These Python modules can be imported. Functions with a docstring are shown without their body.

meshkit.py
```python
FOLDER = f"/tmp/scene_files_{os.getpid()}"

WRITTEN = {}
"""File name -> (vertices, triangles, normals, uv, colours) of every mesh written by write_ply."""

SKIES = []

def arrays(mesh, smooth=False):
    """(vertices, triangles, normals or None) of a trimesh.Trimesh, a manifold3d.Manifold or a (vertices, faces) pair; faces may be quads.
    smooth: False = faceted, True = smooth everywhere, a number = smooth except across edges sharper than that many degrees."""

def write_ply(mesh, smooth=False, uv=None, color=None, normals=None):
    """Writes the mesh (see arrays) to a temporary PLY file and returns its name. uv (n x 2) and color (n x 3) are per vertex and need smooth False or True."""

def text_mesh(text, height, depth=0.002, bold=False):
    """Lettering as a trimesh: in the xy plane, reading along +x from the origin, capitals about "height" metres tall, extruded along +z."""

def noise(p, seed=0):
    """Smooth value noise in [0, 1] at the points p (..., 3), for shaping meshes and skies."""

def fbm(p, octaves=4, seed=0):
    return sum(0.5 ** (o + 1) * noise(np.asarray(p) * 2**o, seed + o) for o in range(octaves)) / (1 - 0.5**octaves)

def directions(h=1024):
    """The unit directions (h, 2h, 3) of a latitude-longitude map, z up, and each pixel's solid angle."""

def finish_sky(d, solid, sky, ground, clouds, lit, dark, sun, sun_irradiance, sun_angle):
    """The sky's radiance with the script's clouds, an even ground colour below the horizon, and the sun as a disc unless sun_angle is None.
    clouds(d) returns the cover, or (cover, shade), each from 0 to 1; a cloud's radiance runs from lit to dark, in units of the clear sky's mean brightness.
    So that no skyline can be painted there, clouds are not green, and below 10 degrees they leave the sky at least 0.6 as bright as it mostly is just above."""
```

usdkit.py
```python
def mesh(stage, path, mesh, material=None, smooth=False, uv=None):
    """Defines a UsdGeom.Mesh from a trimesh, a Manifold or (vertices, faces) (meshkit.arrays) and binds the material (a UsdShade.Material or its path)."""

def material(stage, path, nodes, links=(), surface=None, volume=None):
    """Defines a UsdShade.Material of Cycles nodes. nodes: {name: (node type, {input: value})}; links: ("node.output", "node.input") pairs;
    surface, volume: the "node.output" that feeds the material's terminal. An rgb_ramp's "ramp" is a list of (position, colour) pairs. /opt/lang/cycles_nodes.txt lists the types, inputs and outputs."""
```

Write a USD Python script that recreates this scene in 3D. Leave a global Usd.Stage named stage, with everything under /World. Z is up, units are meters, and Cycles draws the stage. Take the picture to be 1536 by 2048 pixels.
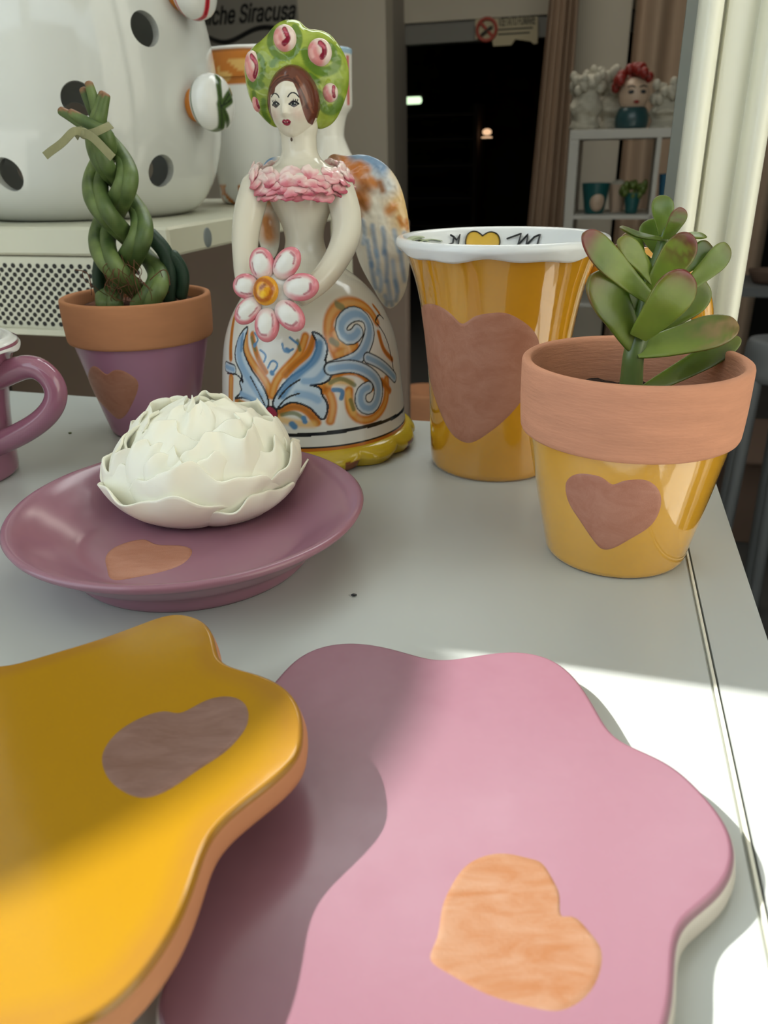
import math, random
import numpy as np
import trimesh, usdkit, meshkit
import manifold3d as m3
from scipy.interpolate import CubicSpline, PchipInterpolator
from shapely.geometry import Polygon
from shapely import contains_xy
from pxr import Usd, UsdGeom, UsdLux, UsdShade, Gf, Sdf, Vt

rng = np.random.default_rng(7)
random.seed(7)
stage = Usd.Stage.CreateInMemory()
UsdGeom.SetStageUpAxis(stage, 'Z')
UsdGeom.Xform.Define(stage, '/World')
UsdGeom.Scope.Define(stage, '/World/Looks')
TZ = 0.90                        # table top above the floor; all coordinates below have the table top at z = 0

# ------------------------------------------------------------------ camera
FPX, PITCH, ROLL, CH = 1567.2, math.radians(24.284), math.radians(1.15), 0.165
_f = np.array([0, math.cos(PITCH), -math.sin(PITCH)]); _r0 = np.array([1., 0, 0]); _d0 = np.cross(_f, _r0)
_rx = math.cos(ROLL) * _r0 + math.sin(ROLL) * _d0
_dy = -math.sin(ROLL) * _r0 + math.cos(ROLL) * _d0
CAM = np.array([0, 0, CH])
cam = UsdGeom.Camera.Define(stage, '/World/camera')
FOC = 6.0
cam.CreateFocalLengthAttr(FOC)
cam.CreateHorizontalApertureAttr(FOC * 1536 / FPX)
cam.CreateVerticalApertureAttr(FOC * 2048 / FPX)
cam.CreateClippingRangeAttr(Gf.Vec2f(0.01, 500))
cam.CreateFStopAttr(3.9)
cam.CreateFocusDistanceAttr(0.34)
cam.CreateExposureAttr(0.4)
M = Gf.Matrix4d(*[float(x) for x in (*_rx, 0, *(-_dy), 0, *(-_f), 0, 0, 0, CH + TZ, 1)])
cam.AddTransformOp().Set(M)

def ray(x, y): return _f + _rx * (x - 768) / FPX + _dy * (y - 1024) / FPX
def onz(x, y, Z): d = ray(x, y); return CAM + d * ((Z - CH) / d[2])
def ony(x, y, Y): d = ray(x, y); return CAM + d * (Y / d[1])
AU = math.radians(-16)
U = np.array([math.cos(AU), math.sin(AU), 0]); V = np.array([-math.sin(AU), math.cos(AU), 0])
def onv(x, y, v): d = ray(x, y); return CAM + d * (v / (d @ V))          # on the plane v metres away along the room's depth
def uv(u, v, z=0.): return U * u + V * v + np.array([0, 0, z])

# ------------------------------------------------------------------ sun and sky
SUN_EL, SUN_AZ = math.radians(42), math.radians(170)       # azimuth measured from +x, anticlockwise
SUN = np.array([math.cos(SUN_EL) * math.cos(SUN_AZ), math.cos(SUN_EL) * math.sin(SUN_AZ), math.sin(SUN_EL)])
def look_along(prim, d):
    """turns a light so that it shines along d"""
    z = -np.asarray(d, float) / np.linalg.norm(d); x = np.cross([0, 0, 1.], z); x /= np.linalg.norm(x); y = np.cross(z, x)
    UsdGeom.Xformable(prim).AddTransformOp().Set(Gf.Matrix4d(*[float(q) for q in (*x, 0, *y, 0, *z, 0, 0, 0, 0, 1)]))
sun = UsdLux.DistantLight.Define(stage, '/World/sun')
sun.CreateAngleAttr(0.53); sun.CreateNormalizeAttr(True); sun.CreateIntensityAttr(1.55); sun.CreateColorAttr(Gf.Vec3f(1.0, 0.985, 0.93))
look_along(sun, -SUN)
def fill_lamp(name, loc, w, h, power, colour):
    l = UsdLux.RectLight.Define(stage, '/World/' + name); l.CreateWidthAttr(w); l.CreateHeightAttr(h); l.CreateIntensityAttr(power); l.CreateColorAttr(Gf.Vec3f(*colour))
    UsdGeom.Xformable(l).AddTranslateOp().Set(Gf.Vec3d(float(loc[0]), float(loc[1]), float(loc[2] + TZ)))
fill_lamp('fill_light_back', uv(-.6, 3.2, 1.70), 1.6, .5, 3.7, (1., .94, .82))      # added fill light, brightens the shop walls and curtains
fill_lamp('fill_light_front', uv(.0, 1.25, 1.20), 1.2, .4, 4.2, (.95, 1., .98))  # added fill light, brightens the vases, trolley and back of the table
dome = UsdLux.DomeLight.Define(stage, '/World/sky')
dome.CreateIntensityAttr(1.0)
SKY = 0.55
dome.CreateColorAttr(Gf.Vec3f(0.80 * SKY, 0.93 * SKY, 1.0 * SKY))

# ------------------------------------------------------------------ helpers
def c(r, g, b): return tuple(float(x / 12.92 if x <= .04045 else ((x + .055) / 1.055) ** 2.4) for x in (r / 255, g / 255, b / 255))
_used = {}
def numbered(path):
    n = _used.get(path, -1) + 1; _used[path] = n
    return path if n == 0 else f'{path}_{n:03d}'
_loc = {}
def tag(p, label=None, cat=None, group=None, kind=None):
    for k, v_ in (('label', label), ('category', cat), ('group', group), ('kind', kind)):
        if v_: p.SetCustomDataByKey(k, v_)
    return p
def thing(name, label, cat, loc=(0, 0, 0), group=None, kind=None):
    path = numbered('/World/' + name)
    x = UsdGeom.Xform.Define(stage, path); loc = np.asarray(loc, float)
    x.AddTranslateOp().Set(Gf.Vec3d(*[float(q) for q in (loc[0], loc[1], loc[2] + TZ)]))
    _loc[path] = loc
    return tag(x.GetPrim(), label, cat, group, kind)
def obj(name, mesh, mat, parent=None, smooth=True, col=None, label=None, cat=None, group=None, kind=None):
    """one Mesh prim; vertices come in table coordinates"""
    up = str(parent.GetPath()) if parent is not None else '/World'
    loc = _loc.get(up)
    if hasattr(mesh, 'to_mesh'):
        q = mesh.to_mesh(); mesh = (np.array(q.vert_properties[:, :3]), np.array(q.tri_verts))
    if isinstance(mesh, trimesh.Trimesh): mesh = (np.array(mesh.vertices), np.array(mesh.faces))
    v_, f_ = np.array(mesh[0], float), np.array(mesh[1])
    v_ = v_ - loc if loc is not None else v_ + np.array([0, 0, TZ])
    path = numbered(f'{up}/{name}')
    m = usdkit.mesh(stage, path, (v_, f_), '/World/Looks/' + mat, smooth=smooth)
    _loc[path] = loc if loc is not None else np.array([0, 0, -TZ])
    if col is not None:
        UsdGeom.PrimvarsAPI(m).CreatePrimvar('col', Sdf.ValueTypeNames.Color3fArray, 'vertex').Set(Vt.Vec3fArray.FromNumpy(np.asarray(col, np.float32)))
    return tag(m.GetPrim(), label, cat, group, kind)
def join(*ms):
    vs, fs, n = [], [], 0
    for v_, f_ in ms:
        f_ = np.asarray(f_)
        if f_.shape[1] == 4: f_ = np.vstack([f_[:, [0, 1, 2]], f_[:, [0, 2, 3]]])
        vs.append(np.asarray(v_)); fs.append(f_ + n); n += len(v_)
    return np.vstack(vs), np.vstack(fs)
def grid(P, wrap=False, flip=False):
    """P (rows, cols, 3) -> mesh; wrap joins last column to the first"""
    a, b = P.shape[:2]; i, j = np.meshgrid(np.arange(a - 1), np.arange(b if wrap else b - 1), indexing='ij')
    k = (j + 1) % b
    q = np.stack([i * b + j, i * b + k, (i + 1) * b + k, (i + 1) * b + j], -1).reshape(-1, 4)
    if flip: q = q[:, ::-1]
    return P.reshape(-1, 3), np.vstack([q[:, [0, 1, 2]], q[:, [0, 2, 3]]])
def smooth_line(pts, n, closed=False):
    p = np.asarray(pts, float)
    if closed: p = np.vstack([p, p[:1]])
    t = np.r_[0, np.cumsum(np.linalg.norm(np.diff(p, axis=0), axis=1) ** .5 + 1e-12)]
    cs = CubicSpline(t, p, bc_type='periodic' if closed else 'natural')
    return cs(np.linspace(0, t[-1], n, endpoint=not closed))
def profile(pts, n):
    p = np.asarray(pts, float); t = np.r_[0, np.cumsum(np.linalg.norm(np.diff(p, axis=0), axis=1))]
    return PchipInterpolator(t, p)(np.linspace(0, t[-1], n))
def lathe(prof, n=128, at=(0, 0, 0), sx=1., sy=1.):
    """prof: (r, z) from the outside bottom up; ends with r ~ 0 close"""
    th = np.linspace(0, 2 * np.pi, n, endpoint=False); p = np.asarray(prof, float)
    P = np.stack([p[:, :1] * np.cos(th) * sx, p[:, :1] * np.sin(th) * sy, np.repeat(p[:, 1:], n, 1)], -1) + np.asarray(at)
    return grid(P, wrap=True)
def tube(path, rad, n=14, m=None, flat=None):
    """swept round tube with rounded ends; rad scalar or list along the path"""
    p = np.asarray(path, float); rad = np.ones(len(p)) * rad
    if m: 
        t = np.linspace(0, 1, len(p)); tt = np.linspace(0, 1, m)
        q = smooth_line(p, m); rad = np.interp(tt, t, rad); p = q
    T = np.gradient(p, axis=0); T /= np.linalg.norm(T, axis=1, keepdims=True)
    nrm = np.cross(T[0], [0.3, 0.5, 0.8]); N = []
    for k in range(len(p)):
        nrm = nrm - T[k] * (nrm @ T[k]); nrm /= np.linalg.norm(nrm); N.append(nrm)
    N = np.array(N); B = np.cross(T, N)
    # rounded caps
    cap = np.array([0.0, 0.5, 0.87])
    p = np.vstack([p[0] - T[0] * rad[0] * np.sqrt(1 - cap ** 2)[:, None] * .7, p, p[-1] + T[-1] * rad[-1] * np.sqrt(1 - cap[::-1] ** 2)[:, None] * .7])
    rr = np.r_[rad[0] * np.maximum(cap, .02), rad, rad[-1] * np.maximum(cap[::-1], .02)]
    N = np.vstack([N[:1]] * 3 + [N] + [N[-1:]] * 3); B = np.vstack([B[:1]] * 3 + [B] + [B[-1:]] * 3)
    th = np.linspace(0, 2 * np.pi, n, endpoint=False)
    fl = 1. if flat is None else flat
    P = p[:, None] + rr[:, None, None] * (N[:, None] * np.cos(th)[None, :, None] + B[:, None] * np.sin(th)[None, :, None] * fl)
    return grid(P, wrap=True)
def box(x0, y0, z0, x1, y1, z1, bev=0.0):
    if bev:
        e = bev; pts = []
        for sx in (0, 1):
            for sy in (0, 1):
                for sz in (0, 1):
                    q = np.array([(x0 + e, x1 - e)[sx], (y0 + e, y1 - e)[sy], (z0 + e, z1 - e)[sz]])
                    s = np.array([2 * sx - 1, 2 * sy - 1, 2 * sz - 1])
                    for ax in range(3):
                        d = np.array([.3, .3, .3]); d[ax] = 1; pts.append(q + s * d * e)
        h = m3.Manifold.hull_points(np.array(pts)).to_mesh()
        return np.array(h.vert_properties[:, :3]), np.array(h.tri_verts)
    b = trimesh.creation.box([x1 - x0, y1 - y0, z1 - z0]); b.apply_translation([(x0 + x1) / 2, (y0 + y1) / 2, (z0 + z1) / 2])
    return np.array(b.vertices), np.array(b.faces)
def in_room(mesh):
    """turns a mesh given in (u, v, z) room coordinates into table coordinates"""
    v_, f_ = mesh; return v_[:, :1] * U + v_[:, 1:2] * V + v_[:, 2:] * np.array([0, 0, 1.]), f_
def rbox(u0, v0, z0, u1, v1, z1, bev=0.): return in_room(box(u0, v0, z0, u1, v1, z1, bev))
def ellipsoid(cen, r, axes=None, n=24, m=16):
    ph = np.linspace(0.001, np.pi - .001, m); th = np.linspace(0, 2 * np.pi, n, endpoint=False)
    P = np.stack([np.sin(ph)[:, None] * np.cos(th), np.sin(ph)[:, None] * np.sin(th), np.repeat(np.cos(ph)[:, None], n, 1)], -1) * np.asarray(r)
    if axes is not None: P = P @ np.asarray(axes)
    return grid(P + np.asarray(cen), wrap=True, flip=True)
def noise3(p, s, seed=0): return meshkit.fbm(np.asarray(p) * s, 3, seed) - .5

# rays against turned shapes: where a traced mark lies on the real surface
def hit(px, py, cen, rz, z0, z1, inside=False):
    d = ray(px, py); d = d / np.linalg.norm(d)
    t = np.linspace(0.1, 0.9, 8000); q = CAM + d * t[:, None] - np.asarray(cen)
    ok = (q[:, 2] >= z0) & (q[:, 2] <= z1)
    s = np.where(ok, np.hypot(q[:, 0], q[:, 1]) - rz(np.clip(q[:, 2], z0, z1)), 1e-3)
    k = np.nonzero((s[:-1] < 0) & (s[1:] >= 0) & ok[1:])[0] if inside else np.nonzero((s[:-1] > 0) & (s[1:] <= 0) & ok[1:])[0]
    if len(k) == 0: k = [np.argmin(np.where(ok, np.abs(s), 9))]
    p = q[k[-1] if inside else k[0]]
    return math.atan2(p[1], p[0]), p[2]
def traced(pts, scale, ox, oy): return [(ox + x / scale, oy + y / scale) for x, y in pts]
def star_patch(poly, surf, K=18, N=160, lift=0.00025):
    """a filled patch bounded by a traced outline, laid on the surface surf(a, b, lift)"""
    q = smooth_line(poly, N, closed=True); cen = q.mean(0)
    s = np.linspace(0.0, 1, K)[:, None, None]
    P = cen + (q - cen)[None] * s
    h = np.full((K, N), lift); h[-1] = -lift * 1.5; h[0] = lift
    return grid(surf(P[..., 0], P[..., 1], h), wrap=True)
def paint(pos, col, line, width, colour, soft=.15, smooth=24, closed=False, fac=1.):
    """brush stroke: colours the vertices whose 2-D position lies within width/2 of the line"""
    L = smooth_line(line, smooth, closed) if smooth and len(line) > 2 else np.asarray(line, float)
    if closed: L = np.vstack([L, L[:1]])
    lo, hi = L.min(0) - width, L.max(0) + width
    k = np.nonzero((pos > lo).all(1) & (pos < hi).all(1))[0]
    if not len(k): return
    p = pos[k]; dist = np.full(len(k), 9.)
    for a, b in zip(L[:-1], L[1:]):
        e = b - a; t = np.clip(((p - a) @ e) / max(e @ e, 1e-18), 0, 1)
        dist = np.minimum(dist, np.linalg.norm(p - a - t[:, None] * e, axis=1))
    w = np.clip((width / 2 - dist) / (width / 2 * soft + 1e-9) + .5, 0, 1)[:, None] * fac
    col[k] = col[k] * (1 - w) + np.asarray(colour) * w
def fill(pos, col, poly, colour, smooth=60, fac=1.):
    q = smooth_line(poly, smooth, True) if smooth else np.asarray(poly)
    k = contains_xy(Polygon(q).buffer(0), pos[:, 0], pos[:, 1])
    col[k] = col[k] * (1 - fac) + np.asarray(colour) * fac
    return q

# ------------------------------------------------------------------ materials
def mat(name, colour, rough=.5, stretch=None, var=.0, vscale=30., dark=.75, bump=0., bscale=200., spec=.5, coat=0., sss=0., sscale=.008, extra=None, metal=0., dist=.001, coat_rough=.03, attr=False, rvar=0.):
    n = {'p': ('principled_bsdf', dict(roughness=rough, specular_ior_level=spec, coat_weight=coat, coat_roughness=coat_rough, metallic=metal, base_color=colour, **(extra or {})))}
    l = []
    if sss: n['p'][1].update(subsurface_weight=sss, subsurface_radius=(1.0, .8, .5), subsurface_scale=sscale)
    n['tc'] = ('texture_coordinate', {})
    src = None
    if attr: n['at'] = ('attribute', {'attribute': 'col'}); src = 'at.color'
    if var:
        n['nz'] = ('noise_texture', dict(scale=vscale, detail=5., roughness=.6)); l.append(('tc.object', 'nz.vector'))
        n['rp'] = ('rgb_ramp', {'ramp': [(.3, (dark,) * 3), (.7, (1., 1., 1.))]}); l.append(('nz.fac', 'rp.fac'))
        n['mx'] = ('mix', dict(mix_type='multiply', fac=var, color1=colour)); l.append(('rp.color', 'mx.color2'))
        if src: l.append((src, 'mx.color1'))
        src = 'mx.color'
    if src: l.append((src, 'p.base_color'))
    if rvar:
        n['rn'] = ('noise_texture', dict(scale=vscale * .7, detail=3.)); l.append(('tc.object', 'rn.vector'))
        n['rm'] = ('map_range', dict(from_min=.3, from_max=.7, to_min=max(0., rough - rvar), to_max=rough + rvar)); l += [('rn.fac', 'rm.value'), ('rm.result', 'p.roughness')]
    if stretch and var:
        n['mp'] = ('mapping', dict(scale=stretch)); l.remove(('tc.object', 'nz.vector')); l += [('tc.object', 'mp.vector'), ('mp.vector', 'nz.vector')]
    if bump:
        n['bz'] = ('noise_texture', dict(scale=bscale, detail=3.)); n['b'] = ('bump', dict(strength=bump, distance=dist))
        l += [('mp.vector' if stretch and var else 'tc.object', 'bz.vector'), ('bz.fac', 'b.height'), ('b.normal', 'p.normal')]
    usdkit.material(stage, '/World/Looks/' + name, n, l, surface='p.BSDF')
    return name
YEL = (.385, .20, .008); TERRA = (.66, .31, .19); PINK = (.262, .124, .163); MAUVE = (.30, .142, .19)
mat('table_white', (.47, .495, .475), .34, bump=.04, bscale=900, dist=.0003)
mat('table_strip', (.46, .48, .46), .3)
mat('groove', (.05, .05, .045), .6)
mat('lip', (.70, .69, .58), .35)
mat('pink_glaze', PINK, .30, var=.12, vscale=60, dark=.85, bump=.05, bscale=260, dist=.0006, rvar=.06)
mat('tile_cream', (.55, .50, .44), .3)
mat('yellow_glaze', YEL, .13, var=.10, vscale=40, dark=.85, bump=.06, bscale=120, dist=.0008, attr=True)
mat('yellow_pot_glaze', (.74, .375, .03), .07, var=.3, vscale=50, dark=.8, bump=.10, bscale=60, dist=.0022, coat=1., extra=dict(ior=1.75))
mat('yellow_mug_glaze', (.62, .29, .014), .06, var=.3, vscale=40, dark=.8, bump=.08, bscale=50, dist=.002, coat=1., extra=dict(ior=1.75))
mat('mauve_glaze', MAUVE, .20, var=.25, vscale=45, dark=.85, bump=.06, bscale=90, dist=.001)
mat('mauve_mug_glaze', (.32, .13, .20), .15, var=.25, vscale=45, dark=.85, bump=.06, bscale=90, dist=.001, coat=.5)
mat('mauve_pot_glaze', (.40, .19, .29), .22, var=.25, vscale=45, dark=.85, bump=.06, bscale=90, dist=.001)
mat('terracotta', TERRA, .85, var=.5, vscale=30, dark=.72, bump=.5, bscale=160, dist=.0006, spec=.25, stretch=(1., 1., 6.))
mat('terracotta_orange', (.52, .235, .115), .85, var=.4, vscale=30, dark=.75, stretch=(1., 1., 5.), bump=.35, bscale=700, dist=.0004, spec=.25)
def heart_mat(name, lo, hi, rough=.7):
    n = {'tc': ('texture_coordinate', {}), 'mp': ('mapping', dict(scale=(60., 190., 120.), rotation=(0., 0., .9))),
         'nz': ('noise_texture', dict(scale=1., detail=5., roughness=.65, distortion=.6)), 'rp': ('rgb_ramp', {'ramp': [(.35, lo), (.66, hi)]}),
         'bz': ('noise_texture', dict(scale=1500.)), 'b': ('bump', dict(strength=.3, distance=.0003)),
         'p': ('principled_bsdf', dict(roughness=rough, specular_ior_level=.35))}
    usdkit.material(stage, '/World/Looks/' + name, n, [('tc.object', 'mp.vector'), ('mp.vector', 'nz.vector'), ('nz.fac', 'rp.fac'), ('rp.color', 'p.base_color'), ('tc.object', 'bz.vector'), ('bz.fac', 'b.height'), ('b.normal', 'p.normal')], surface='p.BSDF')
heart_mat('heart_pale', (.29, .120, .048), (.34, .19, .115))
heart_mat('heart_clay', (.17, .085, .060), (.23, .130, .105), .5)
heart_mat('heart_pot', (.42, .175, .115), (.50, .235, .165), .45)
heart_mat('heart_brown', (.40, .17, .105), (.47, .225, .15), .45)
mat('ceramic_white', (.61, .62, .58), .10, var=.15, vscale=12, dark=.9, bump=.03, bscale=30, dist=.002)
mat('ceramic_paint', (.8, .8, .8), .14, attr=True, bump=.05, bscale=120, dist=.0008)
mat('rim_white', (.78, .80, .80), .12, bump=.08, bscale=90, dist=.001)
mat('black_paint', (.02, .022, .025), .3)
mat('heart_yellow', (.72, .44, .04), .25, var=.4, vscale=150, dark=.7)
mat('inside_green', (.46, .52, .34), .3, var=.5, vscale=200)
mat('wax', (.985, .97, .81), .42, sss=.12, sscale=.004, bump=.12, bscale=420, dist=.0006)
mat('soil', (.045, .022, .015), .95, var=.8, vscale=300, dark=.3, bump=.8, bscale=600, dist=.002)
mat('fibre', (.16, .06, .03), .9, var=.6, vscale=300, dark=.4)
mat('leaf', (.1, .2, .03), .30, attr=True, var=.35, vscale=120, dark=.6, bump=.12, bscale=300, dist=.0006, extra=dict(subsurface_weight=.12, subsurface_radius=(.4, .9, .2), subsurface_scale=.002))
mat('stalk', (.04, .075, .025), .45, attr=True, var=.5, vscale=150, dark=.55, bump=.2, bscale=250, dist=.0006)
mat('raffia', (.30, .30, .16), .7, var=.4, vscale=250, dark=.7)
mat('frame_cream', (.82, .81, .68), .3, var=.12, vscale=25, dark=.85)
mat('frame_grey', (.20, .21, .185), .4)
mat('cart_cream', (.55, .54, .42), .35, var=.08, vscale=40)
mat('hole_dark', (.015, .014, .012), .8)
mat('screw_grey', (.16, .18, .18), .4)
mat('counter_brown', (.11, .075, .055), .6, var=.3, vscale=8)
mat('wall_grey', (.62, .58, .48), .85, var=.1, vscale=6)
mat('wall_grey_shaded', (.40, .37, .32), .85, var=.1, vscale=6)  # darker copy of wall_grey, shade of the doorway side put into the colour
mat('band_grey', (.22, .22, .20), .5)
mat('ceiling_white', (.6, .57, .5), .9)
mat('floor_dark', (.045, .042, .038), .85, var=.4, vscale=5)
mat('black_room', (.02, .018, .015), .9)  # near-black colour carries the darkness of the unlit room
mat('dark_wood', (.07, .045, .03), .8)
mat('curtain', (.48, .36, .26), .9, var=.2, vscale=30, dark=.8)
mat('poster', (.34, .33, .29), .6)
mat('sign_cream', (.52, .46, .30), .6)
mat('sign_red', (.42, .07, .045), .5)
mat('sign_ink', (.05, .05, .04), .6)
mat('shelf_white', (.50, .48, .42), .5)
mat('bisque', (.46, .43, .34), .6, var=.3, vscale=60)
mat('red_paint', (.24, .018, .012), .35)
mat('teal_paint', (.012, .085, .085), .3)
mat('dark_teal', (.02, .06, .065), .3)
mat('skin_paint', (.52, .38, .27), .4)
mat('green_paint', (.09, .13, .02), .4)
mat('blue_paint', (.03, .12, .2), .4)
mat('stool_grey', (.10, .105, .105), .6)
mat('cardboard', (.10, .06, .04), .8)
mat('plaster', (.55, .53, .48), .9, var=.15, vscale=2)
mat('board_white', (.82, .81, .76), .6)  # white so the unseen board bounces light back to the candle
mat('plaster_dim', (.30, .28, .25), .9, var=.15, vscale=2)  # darker copy of plaster, lowers bounce from the unseen opposite building
mat('plaster_sunny', (.74, .70, .60), .9, var=.15, vscale=1.5)  # paler copy of plaster, brightens the unseen side-street wall
mat('pale_paving', (.70, .67, .60), .9, var=.2, vscale=3)
def lamp_mat(name, colour, s): usdkit.material(stage, '/World/Looks/' + name, {'e': ('emission', dict(color=colour, strength=s))}, [], surface='e.emission')
lamp_mat('lamp_green', (.72, 1., .62), 1.1); lamp_mat('lamp_warm', (1., .62, .36), .75)

# ================================================================== the setting
def struct(name, mesh, m, label, cat, smooth=False): return obj(name, mesh, m, smooth=smooth, label=label, cat=cat, kind='structure')
FZ = -TZ
struct('floor', rbox(-3.2, .5, FZ - .1, 3.2, 9.3, FZ), 'floor_dark', 'dark tiled shop floor beyond the white table', 'floor')
struct('pavement', box(-9, -9, FZ - .12, 9.5, .9, FZ - .02), 'pale_paving', 'pale stone pavement outside the shop under the white table', 'pavement')  # out of view, kept pale to bounce sunlight onto upright surfaces
struct('ceiling', rbox(-3.2, .62, 1.75, 3.2, 9.3, 1.85), 'ceiling_white', 'pale ceiling of the shop', 'ceiling')
UW = onv(772, 100, 4.6) @ U
struct('wall_back', rbox(-3.2, 4.6, FZ, UW, 4.75, 1.75), 'wall_grey', 'grey beige wall carrying the lettered poster', 'wall')
struct('wall_reveal', rbox(UW - .12, 4.75, FZ, UW, 5.05, 1.75), 'wall_grey_shaded', 'side of the doorway next to the poster wall, shade put into its colour', 'wall')
ULa, ULb = UW, .62
ZL = onv(960, 37, 5.0)[2]
struct('wall_lintel', rbox(UW, 5.0, ZL, ULb, 5.12, 1.75), 'wall_grey', 'grey wall above the dark doorway', 'wall')
ZB = onv(960, 80, 5.0)[2]
struct('trim_1', rbox(UW, 5.02, ZB, ULb, 5.10, ZL), 'band_grey', 'dark grey header band under the wall above the doorway', 'trim')
UP0, UP1 = onv(1150, 100, 4.75) @ U, onv(1256, 100, 4.75) @ U
struct('wall_pier', rbox(UP0 - .05, 4.75, FZ, UP1, 5.12, 1.75), 'wall_grey', 'pale wall strip between the two brown curtains', 'wall')
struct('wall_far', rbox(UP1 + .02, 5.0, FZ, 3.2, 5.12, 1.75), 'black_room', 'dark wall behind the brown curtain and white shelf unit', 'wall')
struct('wall_dark_room', join(rbox(-3.2, 9.2, FZ, 3.2, 9.3, 1.75), rbox(-3.2, 5.05, FZ, -3.1, 9.2, 1.75), rbox(3.1, 5.05, FZ, 3.2, 9.2, 1.75)), 'black_room', 'walls of the room seen through the doorway, coloured near black for its darkness', 'wall')
struct('wall_side', rbox(-3.2, .62, FZ, -3.1, 5.1, 1.75), 'wall_grey_shaded', 'side wall of the shop by the poster wall', 'wall')
struct('wall_side_far', rbox(3.1, .62, FZ, 3.2, 5.05, 1.75), 'wall_grey_shaded', 'side wall of the shop beyond the white shelf unit', 'wall')
struct('wall_facade', join(rbox(-3.2, .75, 1.25, 3.2, .9, 4.2), rbox(1.1, .75, FZ, 3.2, .9, 1.25), rbox(-3.2, .75, FZ, -1.3, .9, 1.25)), 'plaster', 'plaster shop front around the wide opening', 'wall')
aw = thing('unseen_awning', 'pale canvas sheet out of view over the table, placed to block overhead sky', 'unseen_awning', uv(.6, -.4, 2.2))  # unseen canopy, blocks overhead sky so level surfaces stay darker
h = m3.Manifold.hull_points(np.array([uv(u_, v_, z) for u_ in (-.95, 2.4) for v_, z in ((-1.7, 2.1), (-1.7, 2.112), (.735, 2.55), (.735, 2.562))])).to_mesh()
obj('canvas', (np.array(h.vert_properties[:, :3]), np.array(h.tri_verts)), 'plaster', aw, smooth=False)
obj('front_bar', tube([uv(-.95, -1.7, 2.1), uv(.7, -1.7, 2.1), uv(2.4, -1.7, 2.1)], .018, 12, 10), 'frame_grey', aw)
ab = thing('added_blocker_board', 'added dark board out of view behind the camera, cuts front light on the tiles', 'board', (-.05, -.5, FZ))  # added dark board behind the camera, cuts front light on the tiles
obj('board', box(-.50, -.50, FZ + .02, .36, -.46, .78, .004), 'dark_wood', ab, smooth=30)
obj('rear_leg', box(-.40, -.78, FZ, .26, -.75, .2, .004), 'dark_wood', ab, smooth=30)
# unseen street objects placed to shade and light the table
struct('wall_unseen_pier', box(-1.10, .485, FZ, -.92, 1.5, 2.2), 'plaster', 'plaster pier out of view, placed to keep sun off the trolley and door post', 'wall')  # unseen pier, keeps direct sun off everything behind the table front
struct('wall_unseen_street', box(4.8, -5., FZ, 5.2, 1.4, 5.0), 'plaster_sunny', 'pale sunlit wall out of view, placed to light the table and reflect in the glazes', 'wall')  # unseen wall, sends light from the side and shows in the glazes
struct('wall_unseen_opposite', box(-9., -6.9, FZ, 9.5, -6.5, 3.0), 'plaster_dim', 'dark building front out of view, placed to limit light from the street', 'wall')  # unseen building, height and tone set to limit front light
BR = .150
_pts = np.array([q - SUN * (q[2] - .009) / SUN[2] for q in (onz(0, 1790, .0295), onz(300, 1640, .0295), onz(605, 1470, .0295), onz(740, 1560, .009), onz(800, 1460, .009), onz(880, 1335, .009))])
_e1 = np.array([SUN[0], SUN[1], 0]) / math.cos(SUN_EL) * -1; _e2 = np.array([-_e1[1], _e1[0], 0])
_P = np.stack([_pts @ _e2, _pts @ _e1 * math.sin(SUN_EL)], 1)
from scipy.optimize import least_squares
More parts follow.
